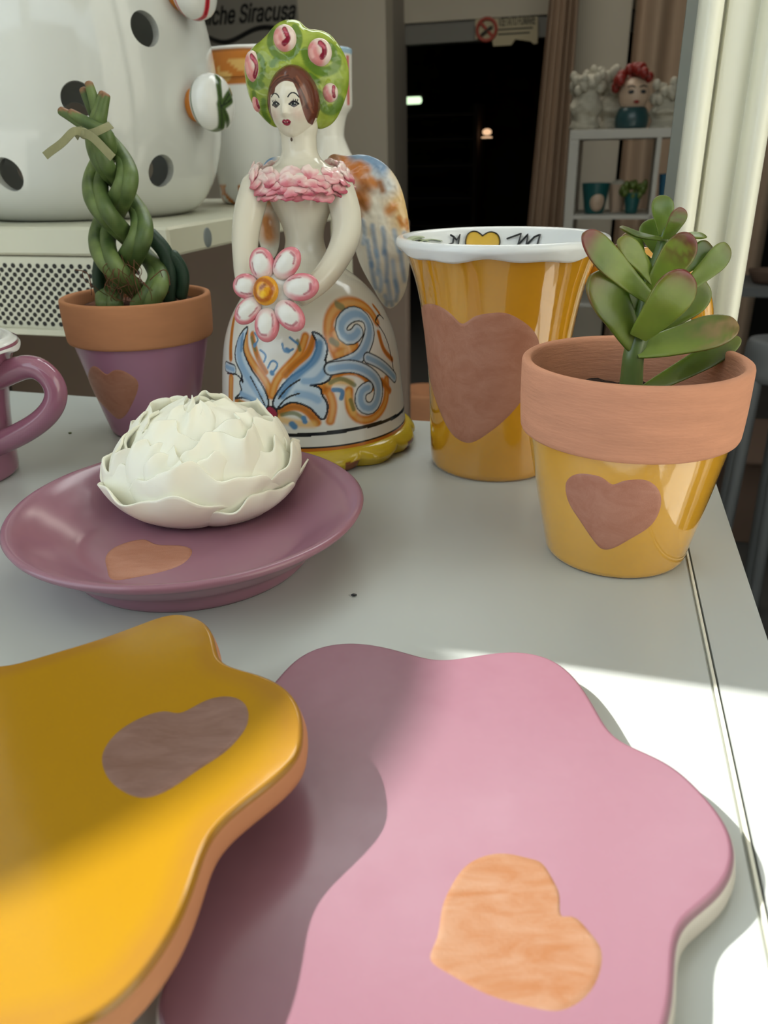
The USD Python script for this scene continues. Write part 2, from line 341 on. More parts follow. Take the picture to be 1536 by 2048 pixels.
_sol = least_squares(lambda w: np.hypot(*(_P - w[:2]).T) - w[2], [_P[:, 0].mean(), _P[:, 1].mean() - .12, .14]).x; BR = float(_sol[2]); print('ball', _sol, (np.hypot(*(_P - _sol[:2]).T) - BR).round(4))
_g = _e2 * _sol[0] + _e1 * _sol[1] / math.sin(SUN_EL) + np.array([0, 0, .009])
BALL = _g + SUN * 1.25
gp = thing('unseen_ball_pillar', 'pillar with a ball out of view, placed to cast the round shadow on the tiles', 'pillar', (BALL[0], BALL[1], FZ))  # unseen pillar, ball fitted so its shadow follows the curve on the tiles
obj('shaft', box(BALL[0] - .09, BALL[1] - .09, FZ, BALL[0] + .09, BALL[1] + .09, BALL[2] - BR - .03, .01), 'plaster', gp, smooth=30)
obj('cap', box(BALL[0] - .11, BALL[1] - .11, BALL[2] - BR - .03, BALL[0] + .11, BALL[1] + .11, BALL[2] - BR + .008, .01), 'plaster', gp, smooth=30)
obj('ball', ellipsoid(BALL, (BR, BR, BR), n=64, m=40), 'plaster', gp)
# unseen board, shaped to cast the straight shadow edge on the table
def board():
    a = np.array([.0578, .2375, 0]); b = np.array([.1267, .2170, 0])
    pts = []
    for q in (a, b):
        t = (q[0] + .31) / -SUN[0]; pts.append(q + SUN * t)
    d = (pts[1] - pts[0]) / (pts[1][2] - pts[0][2])
    lo = pts[0] + d * (.0006 - pts[0][2]); hi = pts[0] + d * (.80 - pts[0][2])
    out = np.array([(lo[1], .0006), (.50, .0006), (.50, .80), (hi[1], .80)])
    return np.array([(x, y, z) for x in (-.33, -.31) for y, z in out])
h = m3.Manifold.hull_points(board()).to_mesh()
obj('unseen_side_board', (np.array(h.vert_properties[:, :3]), np.array(h.tri_verts)), 'board_white', smooth=False, label='upright pale board out of view, placed to cast the straight shadow edge', cat='board')

# ================================================================== table
e0, e1 = onz(1432, 968, 0), onz(1536, 1284, 0); g0, g1 = onz(1371.5, 1100, 0), onz(1536, 1890, 0)
b0, b1 = onz(22, 781, 0), onz(810, 838, 0)
def meet(p, q, r, s):
    A = np.array([(q - p)[:2], -(s - r)[:2]]).T; t = np.linalg.solve(A, (r - p)[:2]); return (p + (q - p) * t[0])[:2]
def far(p, q, k): return (p + (q - p) / np.linalg.norm(q - p) * k)[:2]
BE, BG = meet(b0, b1, e0, e1), meet(b0, b1, g0, g1)
eN, gN = far(e0, e1, .62), far(g0, g1, .55)
bl = (b0 + (b0 - b1) * .35)[:2]
nl = bl + (gN - BG)
def slab(poly, z0, z1, bev=.0012):
    p = np.array(poly); cen = p.mean(0); pts = []
    for x in p:
        for zz, k in ((z0, 0), (z1 - bev, 0), (z1, 1)):
            q = x - (x - cen) / np.linalg.norm(x - cen) * bev * 1.4 * k; pts.append((q[0], q[1], zz))
    hh = m3.Manifold.hull_points(np.array(pts)).to_mesh(); return np.array(hh.vert_properties[:, :3]), np.array(hh.tri_verts)
tb = thing('display_table', 'white table holding the ceramics, with a narrow strip along one edge', 'table', (-.1, .25, FZ))
obj('table_top', slab([bl, BG, gN, nl], -.03, 0), 'table_white', tb, smooth=30)
dE = (BE - BG) / np.linalg.norm(BE - BG)
gap = .0016
obj('edge_strip', slab([BG + dE * gap, BE, eN, gN + dE * gap], -.03, 0.0004), 'table_strip', tb, smooth=30)
def thin(a, b, w, z0, z1):
    n = np.array([-(b - a)[1], (b - a)[0]]) / np.linalg.norm(b - a) * w / 2
    return slab([a - n, a + n, b + n, b - n], z0, z1, .0002)
obj('groove_lining', thin(BG + dE * gap / 2, gN + dE * gap / 2, .004, -.03, -.004), 'groove', tb, smooth=False, label='dark gap between table top and strip')
obj('groove_lip', thin(BG + dE * .0004, gN + dE * .0004, .0009, -.01, .0004), 'lip', tb, smooth=False, label='thin cream sealing lip along the groove')
for px, py in ((bl + (gN - BG) * .03 + (BG - bl) * .03), (BE + (eN - BE) * .04 - (BG - bl) * .04), (nl - (gN - BG) * .04 + (BG - bl) * .03), (eN - (eN - BE) * .05 - (BG - bl) * .04)):
    obj('leg', box(px - .018, py - .018, FZ, px + .018, py + .018, -.031, .003), 'table_white', tb, smooth=30)

# ================================================================== wavy tiles
def tile_outline(cen, pts, N=288):
    cen = np.array(cen); q = np.array([p[:2] for p in pts]) - cen
    a = np.unwrap(np.arctan2(q[:, 1], q[:, 0])); r = np.hypot(q[:, 0], q[:, 1])
    o = np.argsort(np.mod(a, 2 * np.pi)); a, r = np.mod(a, 2 * np.pi)[o], r[o]
    cs = CubicSpline(np.r_[a, a[0] + 2 * np.pi], np.r_[r, r[0]], bc_type='periodic')
    t = np.linspace(0, 2 * np.pi, N, endpoint=False)
    return cen + np.stack([np.cos(t), np.sin(t)], 1) * cs(t)[:, None]
def inset(o, d):
    t = np.roll(o, -1, 0) - np.roll(o, 1, 0); n = np.stack([-t[:, 1], t[:, 0]], 1); n /= np.linalg.norm(n, axis=1, keepdims=True)
    return o + n * d
def tile_rings(o, cen, z_top, rad, steps=8):
    rings = []
    inn = inset(o, rad)
    for s in np.linspace(0.0, 1, 26)[:-1]: rings.append(np.c_[cen + (inn - cen) * s, np.full(len(o), z_top)])
    for k in np.linspace(0, np.pi / 2, steps): rings.append(np.c_[inset(o, rad * (1 - math.sin(k))), np.full(len(o), z_top - rad * (1 - math.cos(k)))])
    return rings
def polar(cen, a, r): return [cen[0] + r * math.cos(math.radians(a)), cen[1] + r * math.sin(math.radians(a))]

PZ = .009
pc = (.013, .150)
pts = [onz(x, y, PZ - .002) for x, y in [(556, 1362), (600, 1320), (690, 1293), (780, 1303), (870, 1325), (950, 1318), (1040, 1311), (1110, 1330), (1160, 1375), (1195, 1430), (1240, 1487), (1330, 1532), (1400, 1590), (1450, 1655), (1468, 1720), (1432, 1800), (1372, 1855), (1350, 1920), (1345, 2000)]]
pts += [polar(pc, a, r) for a, r in ((-62, .070), (-78, .075), (-95, .069), (-108, .061), (-121, .063), (-150, .070), (-160, .066), (-172, .060), (175, .062), (160, .068))] + [onz(317, 2015, PZ - .002)]
po = tile_outline(pc, pts)
pk = thing('wavy_tile', 'pale pink wavy flower-shaped tile with a bare clay heart, half in sunshine', 'tile', (pc[0], pc[1], 0))
R = tile_rings(po, np.array(pc), PZ, .0018)
obj('glazed_body', grid(np.array(R), wrap=True, flip=False), 'pink_glaze', pk)
R = [np.c_[inset(po, -d_), np.full(len(po), z_)] for d_, z_ in ((.0, PZ - .0018), (.0003, PZ - .0021), (.0006, .0055), (.0010, .0030), (.0007, .0008), (-.0004, 0.))] + [np.c_[np.array(pc) + (po - pc) * 0, np.zeros(len(po))]]
obj('side', grid(np.array(R), wrap=True), 'tile_cream', pk, label='cream coloured side of the tile')
hp = [onz(x, y, PZ)[:2] for x, y in [(1127, 1831), (1150, 1833), (1177, 1856), (1204, 1891), (1210, 1922), (1200, 1964), (1173, 2002), (1127, 2027), (1077, 2024), (1000, 2004), (943, 1980), (882, 1945), (854, 1920), (868, 1876), (878, 1818), (901, 1764), (936, 1722), (1001, 1702), (1059, 1712), (1085, 1722), (1108, 1756), (1122, 1791)]]
flat = lambda z: (lambda a, b, hh: np.stack([a, b, z + hh], -1))
obj('heart', star_patch(hp, flat(PZ), lift=.0002), 'heart_pale', pk, label='bare orange clay heart')

YZ, YR, YS = .0295, .0016, .0085          # top, edge radius, side depth
yc = (-.092, .143)
pts = [onz(x, y, YZ - .003) for x, y in [(0, 1343), (80, 1326), (140, 1308), (280, 1260), (330, 1243), (385, 1243), (420, 1262), (436, 1295), (447, 1330), (520, 1360), (575, 1388), (606, 1432), (612, 1480), (600, 1530), (545, 1588), (480, 1640), (434, 1690), (405, 1760), (372, 1850), (310, 1955), (240, 2030)]]
pts += [polar(yc, a, r) for a, r in ((-72, .063), (-90, .063), (-108, .070), (-122, .072), (-140, .063), (-155, .061), (-170, .069), (173, .070), (155, .061), (140, .063), (127, .066))]
yo = inset(tile_outline(yc, pts), .0006)
yt = thing('wavy_tile', 'yellow wavy flower-shaped tile raised above the pink tile', 'tile', (yc[0], yc[1], 0))
Rg = np.array(tile_rings(yo, np.array(yc), YZ, YR))
pv, fv = grid(Rg, wrap=True)
edge = np.repeat(np.r_[np.linspace(0, .0, 22), np.linspace(0, .45, 3), np.linspace(.45, .9, 8)], len(yo))
nz = noise3(pv, 90., 3) * 1.2
w = np.clip(edge + nz * edge * 1.6, 0, 1)[:, None]
ycol = np.array(YEL) * (1 - w * .75) + np.array((.30, .135, .03)) * w * .75
obj('glaze', (pv, fv), 'yellow_glaze', yt, col=ycol)
side = [np.c_[yo, np.full(len(yo), YZ - YR)], np.c_[inset(yo, -.0003), np.full(len(yo), YZ - YR - .0006)], np.c_[inset(yo, -.0010), np.full(len(yo), YZ - YR - .0035)], np.c_[inset(yo, -.0006), np.full(len(yo), YZ - YR - .0058)], np.c_[inset(yo, .0012), np.full(len(yo), YZ - YR - .0070)], np.c_[np.array(yc) + (yo - yc) * 0, np.full(len(yo), YZ - YR - .0070)]]
obj('clay_body', grid(np.array(side), wrap=True), 'terracotta_orange', yt, label='bare orange clay side of the tile')
obj('foot', lathe([(.001, 0), (.028, 0), (.03, .002), (.03, YZ - YR - .0069), (.001, YZ - YR - .0069)], 64, (yc[0] - .005, yc[1], 0)), 'terracotta_orange', yt)
hy = [onz(x, y, YZ)[:2] for x, y in traced([(865, 490), (800, 483), (720, 495), (620, 540), (540, 600), (485, 680), (480, 750), (520, 830), (600, 890), (680, 912), (760, 895), (860, 840), (960, 770), (1080, 690), (1160, 610), (1200, 540), (1195, 460), (1140, 415), (1060, 410), (970, 440)], 2.4, 0, 1220)]
obj('heart', star_patch(hy, flat(YZ), lift=.00025), 'heart_clay', yt, label='bare brown clay heart')

# ================================================================== plate and candle
PC = np.array([-.0873, .3231, 0])
pl_out = [(.0001, .0022), (.046, .0022), (.0485, 0), (.0515, 0), (.0535, .002), (.055, .006), (.064, .0130), (.0745, .0215), (.0775, .0236), (.0783, .0256), (.0768, .0266), (.0735, .0254), (.064, .0188), (.054, .0120), (.0490, .0096), (.044, .0088), (.03, .0084), (.0001, .0082)]
pprof = profile(pl_out, 90)
TILT = np.array([[1, 0, 0.018], [0, 1, 0], [-.018, 0, 1]])
plate = thing('plate', 'round mauve pink plate with a bare clay heart under the white candle', 'plate', PC)
obj('dish', lathe(pprof, 160, PC), 'mauve_glaze', plate)
in_r = np.array([.0, .03, .044, .049, .054, .064, .0735]); in_z = np.array([.0082, .0084, .0088, .0096, .0120, .0188, .0254])
pz = PchipInterpolator(in_r, in_z)
hpl = []
for x, y in traced([(650, 640), (600, 620), (530, 630), (460, 660), (432, 700), (440, 750), (465, 790), (540, 785), (640, 765), (740, 735), (790, 700), (800, 660), (740, 645)], 2.076, 0, 780):
    z = .0085
    for _ in range(12): q = onz(x, y, z) - PC; z = float(pz(min(np.hypot(q[0], q[1]), .0735)))
    hpl.append(q[:2])
obj('heart', star_patch(hpl, lambda a, b, hh: PC + np.stack([a, b, pz(np.hypot(a, b)) + hh], -1), lift=.0004), 'heart_brown', plate, label='bare brown clay heart')

CC = onz(418, 996, .0094); CR, CHT = .0475, .050
cnd = thing('candle', 'cream white peony-shaped wax candle sitting on the mauve plate', 'candle', CC)
def dome_p(ph): return .0478 * np.cos(ph) ** .86 * (1 - .24 * np.exp(-np.maximum(ph, 0) / .16)), CHT * .88 * np.sin(ph)
pp = [(.0002, 0), (.034, 0)] + [(max(float(dome_p(a)[0]) - .0035, .0002), .002 + float(dome_p(a)[1]) * .93) for a in np.linspace(.02, 1.56, 28)]
v_, f_ = lathe(pp, 72, CC); v_ = v_ + (noise3(v_, 120., 5) * .004)[:, None] * np.array([1, 1, 1]) * (v_[:, 2:] > CC[2] + .002)
obj('core', (v_, f_), 'wax', cnd)
def petal(th0, wid, ph0, ph1, flare, seed):
    S, T = 44, 18; s = np.linspace(-1, 1, S); t = np.linspace(0, 1, T)
    tt, ss = np.meshgrid(t, s, indexing='ij')
    r_ = np.random.default_rng(seed)
    rag = sum(a_ * np.sin(ss * f + r_.uniform(0, 6)) for a_, f in ((.13, r_.uniform(3, 4.5)), (.10, r_.uniform(7, 9)), (.05, r_.uniform(14, 18))))
    top = 1 - .42 * np.abs(ss) ** 3 + rag * (1 - .3 * np.abs(ss))
    ph = ph0 + (ph1 - ph0) * tt * top
    th = th0 + ss * wid * (.80 + .30 * tt) + .05 * np.sin(tt * 3 + r_.uniform(0, 6))
    r, z = dome_p(np.clip(ph, -.05, 1.53))
    wave = .0021 * np.sin(ss * r_.uniform(4, 6) + r_.uniform(0, 6)) * tt ** 1.5 + .0010 * np.sin(ss * r_.uniform(9, 13) + r_.uniform(0, 6)) * tt ** 2
    out = .0012 + flare * tt ** 2.2 * (1 - .5 * ss ** 2) + wave + .0015 * np.sin(np.pi * tt) * (1 - ss ** 2) - .004 * np.abs(ss) ** 4
    nr, nzz = np.cos(ph) * .95 + .05, np.sin(ph) * .8
    rr = r + out * nr; zz = np.maximum(z + out * nzz + .0008, .0003)
    th_ = .0015 + .0022 * (1 - tt) ** .7
    ri = rr - th_ * nr; zi = np.maximum(zz - th_ * nzz, .0002)
    mid = lambda q_, e: q_ + 0
    edge_r = (rr[-1:] + ri[-1:]) / 2 + .0004 * np.cos(ph[-1:]) * 0; edge_z = (zz[-1:] + zi[-1:]) / 2 + .0007
    P3 = lambda a_, b_, c_: np.stack([a_ * np.cos(b_), a_ * np.sin(b_), c_], -1)
    full = np.concatenate([P3(rr, th, zz), P3(edge_r, th[-1:], edge_z), P3(ri, th, zi)[::-1]], 0)
    v1, f1 = grid(full + CC)
    n = full.shape[0]; ids = np.arange(n) * S; cap = []
    for off in (0, S - 1):
        e = ids + off
        for k in range(n // 2):
            a, b, c_, d_ = e[k], e[k + 1], e[n - 2 - k], e[n - 1 - k]
            if b == c_: tri = [[a, b, d_]]
            else: tri = [[a, b, c_], [a, c_, d_]]
            cap += tri if off else [q[::-1] for q in tri]
    return v1, np.vstack([f1, cap])
k = 0
for ring, (cnt, p0, p1, wid, fl) in enumerate([(5, -.04, .36, .72, .0050), (5, .10, .56, .70, .0052), (6, .28, .78, .60, .0050), (6, .50, 1.0, .62, .0050), (5, .74, 1.2, .78, .0052), (4, .98, 1.42, .98, .0056), (3, 1.2, 1.54, 1.3, .006)]):
    for i in range(cnt):
        th = 2 * np.pi * (i + .5 * (ring % 2) + rng.uniform(-.16, .16)) / cnt + .5
        obj('petal', petal(th, wid * rng.uniform(.85, 1.15), p0 + rng.uniform(-.03, .05), p1 + rng.uniform(-.07, .10), fl * rng.uniform(.6, 1.5), 100 + k), 'wax', cnd)
        k += 1

# ================================================================== plant pots
def pot(name, label, C0, Rr, H, Rb, band, glaze, clay, wall=.0045):
    t = thing(name, label, 'plant pot', C0)
    zb = H - band; rb_top = Rb + (Rr * .90 - Rb) * 1.0
    out = [(.001, .0), (Rb - .002, 0), (Rb, .0018)] + [(Rb + (rb_top - Rb) * s ** .92, .002 + (zb - .002) * s) for s in np.linspace(.06, 1, 14)]
    obj('glazed_body', lathe(profile(out, 70), 160, C0), glaze, t)
    ri = Rr * .955
    rim = [(rb_top - .001, zb - .0005), (ri - .0006, zb - .0004), (ri + .0004, zb + .0012), (Rr - .0008, H - .0018), (Rr - .0012, H - .0004), (Rr - .0022, H), (Rr - wall + .0006, H - .0002), (Rr - wall - .0004, H - .0016), (Rr * .955 - wall, zb + .002), (rb_top - wall, zb - .004), (Rb * .98, H * .5), (.001, H * .5)]
    obj('rim', lathe(profile(rim, 120), 160, C0), clay, t, label='unglazed terracotta rim')
    rz = lambda z: Rb + (rb_top - Rb) * np.clip((z - .002) / (zb - .002), 0, 1) ** .92
    return t, rz, zb
def lathe_heart(t, rz, C0, pts, m, z1, lift=.0003, label='bare clay heart', N=160):
    q = [hit(x, y, C0, rz, .001, z1) for x, y in pts]
    a = np.unwrap([x[0] for x in q]); z = [x[1] for x in q]
    surf = lambda A, Z, hh: np.asarray(C0) + np.stack([(rz(Z) + hh) * np.cos(A / .04), (rz(Z) + hh) * np.sin(A / .04), Z], -1)
    obj('heart', star_patch(np.c_[a * .04, z], surf, lift=lift, N=N), m, t, label=label)
P1 = np.array([.1051, .3206, 0])
pot1, rz1, zb1 = pot('plant_pot', 'yellow glazed plant pot with wide terracotta rim and clay heart, holding the succulent', P1, .0469, .0880, .0307, .0300, 'yellow_pot_glaze', 'terracotta')
lathe_heart(pot1, rz1, P1, traced([(580, 390), (520, 350), (430, 325), (350, 325), (290, 370), (285, 440), (310, 520), (360, 600), (420, 690), (470, 760), (520, 803), (600, 790), (690, 740), (790, 680), (850, 620), (885, 540), (890, 470), (865, 410), (800, 365), (720, 360), (640, 372)], 3.072, 1036, 840), 'heart_pot', .07)
P2 = np.array([-.1558, .5148, 0])
pot2, rz2, zb2 = pot('plant_pot', 'mauve glazed plant pot with terracotta rim and clay heart, holding the braided plant', P2, .0475, .0889, .0279, .0265, 'mauve_pot_glaze', 'terracotta_orange')
lathe_heart(pot2, rz2, P2, traced([(680, 950), (620, 905), (580, 905), (562, 950), (577, 1020), (612, 1090), (662, 1160), (720, 1220), (760, 1248), (810, 1220), (850, 1150), (885, 1070), (890, 1000), (850, 960), (780, 925), (720, 930)], 3.2, 0, 450), 'heart_brown', .07)
def soil(name, label, C0, r, z, m, amp, seed):
    rr = np.linspace(.001, r, 24); th = np.linspace(0, 2 * np.pi, 72, endpoint=False)
    P = np.stack([rr[:, None] * np.cos(th), rr[:, None] * np.sin(th), np.full((24, 72), z)], -1)
    P[..., 2] += (meshkit.fbm(P * 130, 4, seed) - .5) * amp
    B = P[-1:].copy(); B[..., 2] = z - .02
    obj(name, grid(np.concatenate([P, B]) + C0, wrap=True), m, label=label, cat='soil', kind='stuff')
soil('potting_soil', 'dark potting soil inside the yellow pot', P1, .0395, .068, 'soil', .008, 2)
soil('coconut_fibre', 'reddish brown fibrous soil inside the mauve pot', P2, .0405, .0815, 'fibre', .010, 4)

# ---- succulent
def leaf_mesh(base, tip, width, thick, face, bend=0., N=30, Mr=20, neck=.34, seed=0):
    base, tip, face = np.array(base), np.array(tip), np.array(face, float)
    ax = tip - base; L = np.linalg.norm(ax); ax /= L
    nrm = face - ax * (face @ ax); nrm /= np.linalg.norm(nrm); sd = np.cross(ax, nrm)
    t = (1 - np.cos(np.linspace(0, np.pi, N))) / 2
    w = neck * (1 - t) ** 1.1 + (np.clip(t, 0, 1) ** .85) * 1.0
    w = w * np.sqrt(np.clip(1 - np.clip((t - .55) / .45, 0, 1) ** 2.1, 0, 1)); w /= w.max(); w[-1] = .01
    th = np.linspace(0, 2 * np.pi, Mr, endpoint=False)
    cx, cy = np.cos(th), np.sin(th)
    cup = .22 * cx ** 2
    P = base + ax * (t * L)[:, None, None] + sd * (w[:, None] * cx * width / 2)[..., None] + nrm * (w[:, None] ** .7 * (cy * (1 - .25 * (cy > 0))) * thick / 2 + w[:, None] * cup * width / 2 + (bend * np.sin(np.pi * t) * L)[:, None])[..., None]
    P = P + (noise3(P, 70., seed) * .0018)[..., None] * nrm
    v_, f_ = grid(P, wrap=True)
    T = np.repeat(t, Mr); E = np.tile(np.abs(cx), N); F = np.tile(cy, N)
    return v_, f_, T, E, F
def LP(x, y, dY): return ony(1036 + x / 3.072, 400 + y / 3.072, P1[1] + dY)
G1, G2, G3 = np.array(c(124, 140, 52)), np.array(c(76, 98, 42)), np.array(c(112, 42, 42))
PALE = np.array(c(150, 166, 100))
scc = thing('succulent', 'fleshy green jade-like succulent with reddish leaf tips in the yellow pot', 'succulent', P1 + np.array([0, 0, .068]))
stem = [LP(690, 1190, -.004), LP(700, 1060, -.004), LP(715, 930, -.004), LP(760, 780, -.001), LP(800, 600, .002), LP(850, 420, .004), LP(895, 250, .006), LP(900, 160, .007)]
v_, f_ = tube(stem, [.0050, .0044, .0042, .0042, .0038, .0034, .0026, .002], 20, 48)
obj('stem', (v_, f_), 'leaf', scc, col=np.tile(np.array(c(92, 112, 62)), (len(v_), 1)))
DIAM = 3.072 * FPX / .335
# base, tip, width in traced pixels, depth at base and tip, facing, redness, tone
TOC = np.array([-.25, -.9, .35])
leaves = [
 ((870, 330), (790, 125), 125, .010, .014, (0, -1, .2), .1, 0.55),
 ((890, 215), (872, -28), 118, .006, .008, (.1, -1, .3), .1, 1.0),
 ((905, 235), (998, 42), 105, .002, -.002, (.4, -1, .5), .9, .8),
 ((905, 250), (628, 163), 62, .004, .000, (0, -.5, 1), .2, .5),
 ((960, 235), (1160, 222), 58, .010, .012, (0, -.5, 1), .1, .7),
 ((760, 420), (655, 205), 120, .012, .016, (0, -1, .2), .3, .5),
 ((770, 520), (573, 288), 130, .010, .010, (-.3, -1, .3), .5, .5),
 ((990, 440), (1184, 278), 118, .008, .014, (.2, -1, .5), .4, .8),
 ((1030, 540), (1296, 278), 128, .006, .010, (.3, -1, .3), .25, 1.15),
 ((840, 800), (1172, 520), 180, .008, .012, (.2, -1, .2), .1, .75),
 ((830, 500), (618, 238), 118, -.001, -.004, (.5, -1, .35), .35, .85),
 ((790, 590), (1062, 205), 165, .000, -.004, (.1, -1, .4), .9, 1.1),
 ((800, 600), (400, 205), 150, -.006, -.014, (.55, -1, .15), .75, .9),
 ((700, 890), (448, 460), 225, -.004, -.010, (.6, -1, .1), .4, .6),
 ((735, 840), (1035, 432), 225, -.008, -.016, (.25, -1, .3), .65, 1.0),
 ((760, 1180), (1368, 850), 130, .004, .012, (.1, -.8, .6), .1, .45),
 ((715, 880), (605, 545), 190, .001, .003, (.3, -1, .1), .1, .55),
 ((820, 640), (735, 330), 120, .004, .008, (.2, -1, .2), .15, .6),
 ((720, 935), (1352, 765), 200, -.006, -.002, (.15, -.65, .75), .5, 1.2),
]
for i, (b, t_, wpx, d0, d1, face, red, tone) in enumerate(leaves):
    v_, f_, T, E, F = leaf_mesh(LP(*b, d0), LP(*t_, d1), wpx / DIAM * 1.12, wpx / DIAM * .42, face, bend=.05 if i % 3 else -.04, seed=i)
    n1 = np.clip(noise3(v_, 60., 40 + i) * 1.6 + .5, 0, 1)[:, None]
    colr = (G2 * (1 - n1) + G1 * n1) * (.55 + .6 * tone)
    colr = colr * (1 - .25 * np.clip(T - .3, 0, 1)[:, None]) + PALE * (.22 * np.clip(.5 - T, 0, 1)[:, None])
    rw = np.clip(np.clip((T - .72) / .28, 0, 1) ** 1.6 * 1.2 + np.clip((E - .93) / .07, 0, 1) * np.clip(T * 1.5 - .3, 0, 1) * .8, 0, 1) * red
    rw = np.clip(rw * 1.35 * (1 + 2 * noise3(v_, 150., 9 + i)), 0, 1)[:, None]
    colr = colr * (1 - rw) + G3 * rw
    if i in (18, 11, 2):      # dry scar near the tip
        sc_ = np.clip((T - .45) * 3, 0, 1) * np.clip((F - .1) * 3, 0, 1) * np.clip(noise3(v_ * np.array([1, 1, 3]), 160., 77) * 7 + .7, 0, 1)
        colr = colr * (1 - sc_[:, None] * .8) + np.array(c(150, 120, 85) if i == 18 else c(96, 52, 40)) * sc_[:, None] * .8
    obj('leaf', (v_, f_), 'leaf', scc, col=colr)

# ---- braided plant
br = thing('braided_plant', 'braided dark green cylindrical stalks tied with pale raffia in the mauve pot', 'plant', P2 + np.array([0, 0, .08]))
def BP(x, y, dY=0.): return ony(x, y, P2[1] + dY)
ymid = np.array([600, 560, 500, 450, 400, 350, 300, 265]); xmid = np.array([268, 266, 252, 242, 232, 224, 214, 200])
yam = np.array([600, 560, 500, 430, 360, 300, 265]); amp = np.array([50, 52, 46, 42, 36, 24, 12])
xm, am = PchipInterpolator(ymid[::-1], xmid[::-1]), PchipInterpolator(yam[::-1], amp[::-1])
tips = {0: [(122, 222), (142, 226)], 1: [(167, 180), (178, 168)], 2: [(206, 188), (212, 192)]}
D2 = FPX / .515
DG, MG = np.array(c(76, 100, 54)), np.array(c(126, 148, 86))
for s in range(3):
    for d in range(2):
        ys = np.linspace(612, 268, 40)
        phs = (600 - ys) / 168. * np.pi * 1.0 + s * 2 * np.pi / 3 + .6
        off = (d - .5) * 25
        xs = xm(ys) + am(ys) * np.sin(phs) + off * np.abs(np.cos(phs * .5 + .4)) * np.interp(ys, [265, 350], [.4, .9])
        dep = -.013 * np.sin(2 * phs) * np.interp(ys, [265, 330], [.35, 1])
        P = [BP(x, y, dz - .002 * d) for x, y, dz in zip(xs, ys, dep)]
        tx, ty = tips[s][d]
        P += [BP(xs[-1] + (tx - xs[-1]) * k, ys[-1] + (ty - ys[-1]) * k, dep[-1] - .003 * d) for k in (.35, .7, 1.)]
        rad = np.r_[np.linspace(16.5, 15.5, 20), np.linspace(15.5, 12, 20), 10.5, 9, 7.5] / D2
        v_, f_ = tube(P, rad, 18, 110)
        n1 = np.clip(noise3(v_ * np.array([1, 1, .35]), 120., 30 + s * 2 + d) * 2 + .5, 0, 1)[:, None]
        colr = DG * (1 - n1) + MG * n1
        top = v_[:, 2] > BP(tx, ty)[2] - .0004
        colr[top] = np.array(c(150, 110, 78))
        obj('stalk', (v_, f_), 'stalk', br, col=colr)
for P, r0 in (([(338, 600), (340, 545), (330, 505), (300, 470)], 15), ([(362, 592), (366, 550), (356, 525), (345, 510)], 12), ([(205, 600), (196, 560), (200, 520), (215, 480)], 11)):
    v_, f_ = tube([BP(x, y, .006) for x, y in P], r0 / D2, 16, 30)
    obj('stalk', (v_, f_), 'stalk', br, col=np.tile(np.array(c(48, 76, 58)), (len(v_), 1)))
def ribbon(pts, w):
    P = smooth_line(pts, 20); T = np.gradient(P, axis=0); T /= np.linalg.norm(T, axis=1, keepdims=True)
    n = np.cross(T, [0, -1, 0]); n /= np.linalg.norm(n, axis=1, keepdims=True); b = np.cross(T, n)
    w = np.ones(20) * w
    q = np.stack([P + n * w[:, None] / 2 + b * .0003, P + n * w[:, None] / 2 - b * .0003, P - n * w[:, None] / 2 - b * .0003, P - n * w[:, None] / 2 + b * .0003], 1)
    return grid(q, wrap=True)
F_ = -.020
tie = join(ribbon([BP(166, 266, F_ - .003), BP(150, 262, F_ - .005), BP(128, 282, F_ - .006), BP(105, 300, F_ - .006), BP(90, 312, F_ - .006)], .0042),
           ribbon([BP(166, 266, F_ - .003), BP(184, 274, F_ - .006), BP(205, 294, F_ - .007), BP(226, 316, F_ - .007)], .0046),
           ribbon([BP(168, 268, F_), BP(185, 266, F_ + .000), BP(205, 258, F_ + .002), BP(222, 250, F_ + .008)], .0042),
           ribbon([BP(166, 262, F_), BP(156, 264, F_ + .001), BP(150, 272, F_ + .006)], .0050),
           ellipsoid(BP(168, 267, F_ - .002), (.003, .002, .003)))
obj('raffia_tie', tie, 'raffia', br, label='pale raffia ribbon tied round the stalk tops')
hairs = []
for k_ in range(26):
    x0 = rng.uniform(215, 330); y0 = rng.uniform(585, 608)
    P = [BP(x0, y0, rng.uniform(-.03, .0))]; 
    for _ in range(4): P.append(P[-1] + np.array([rng.normal(0, .004), rng.normal(-.001, .002), rng.uniform(.001, .008)]))
    hairs.append(tube(P, .00022, 5, 14))
for P in ([(183, 590), (180, 560), (172, 545), (150, 540)], [(282, 600), (270, 560), (268, 520)], [(300, 560), (330, 540), (340, 570)]):
    hairs.append(tube([BP(x, y, -.028) for x, y in P], .0003, 5, 16))
obj('root_fibres', join(*hairs), 'fibre', br, kind='stuff')

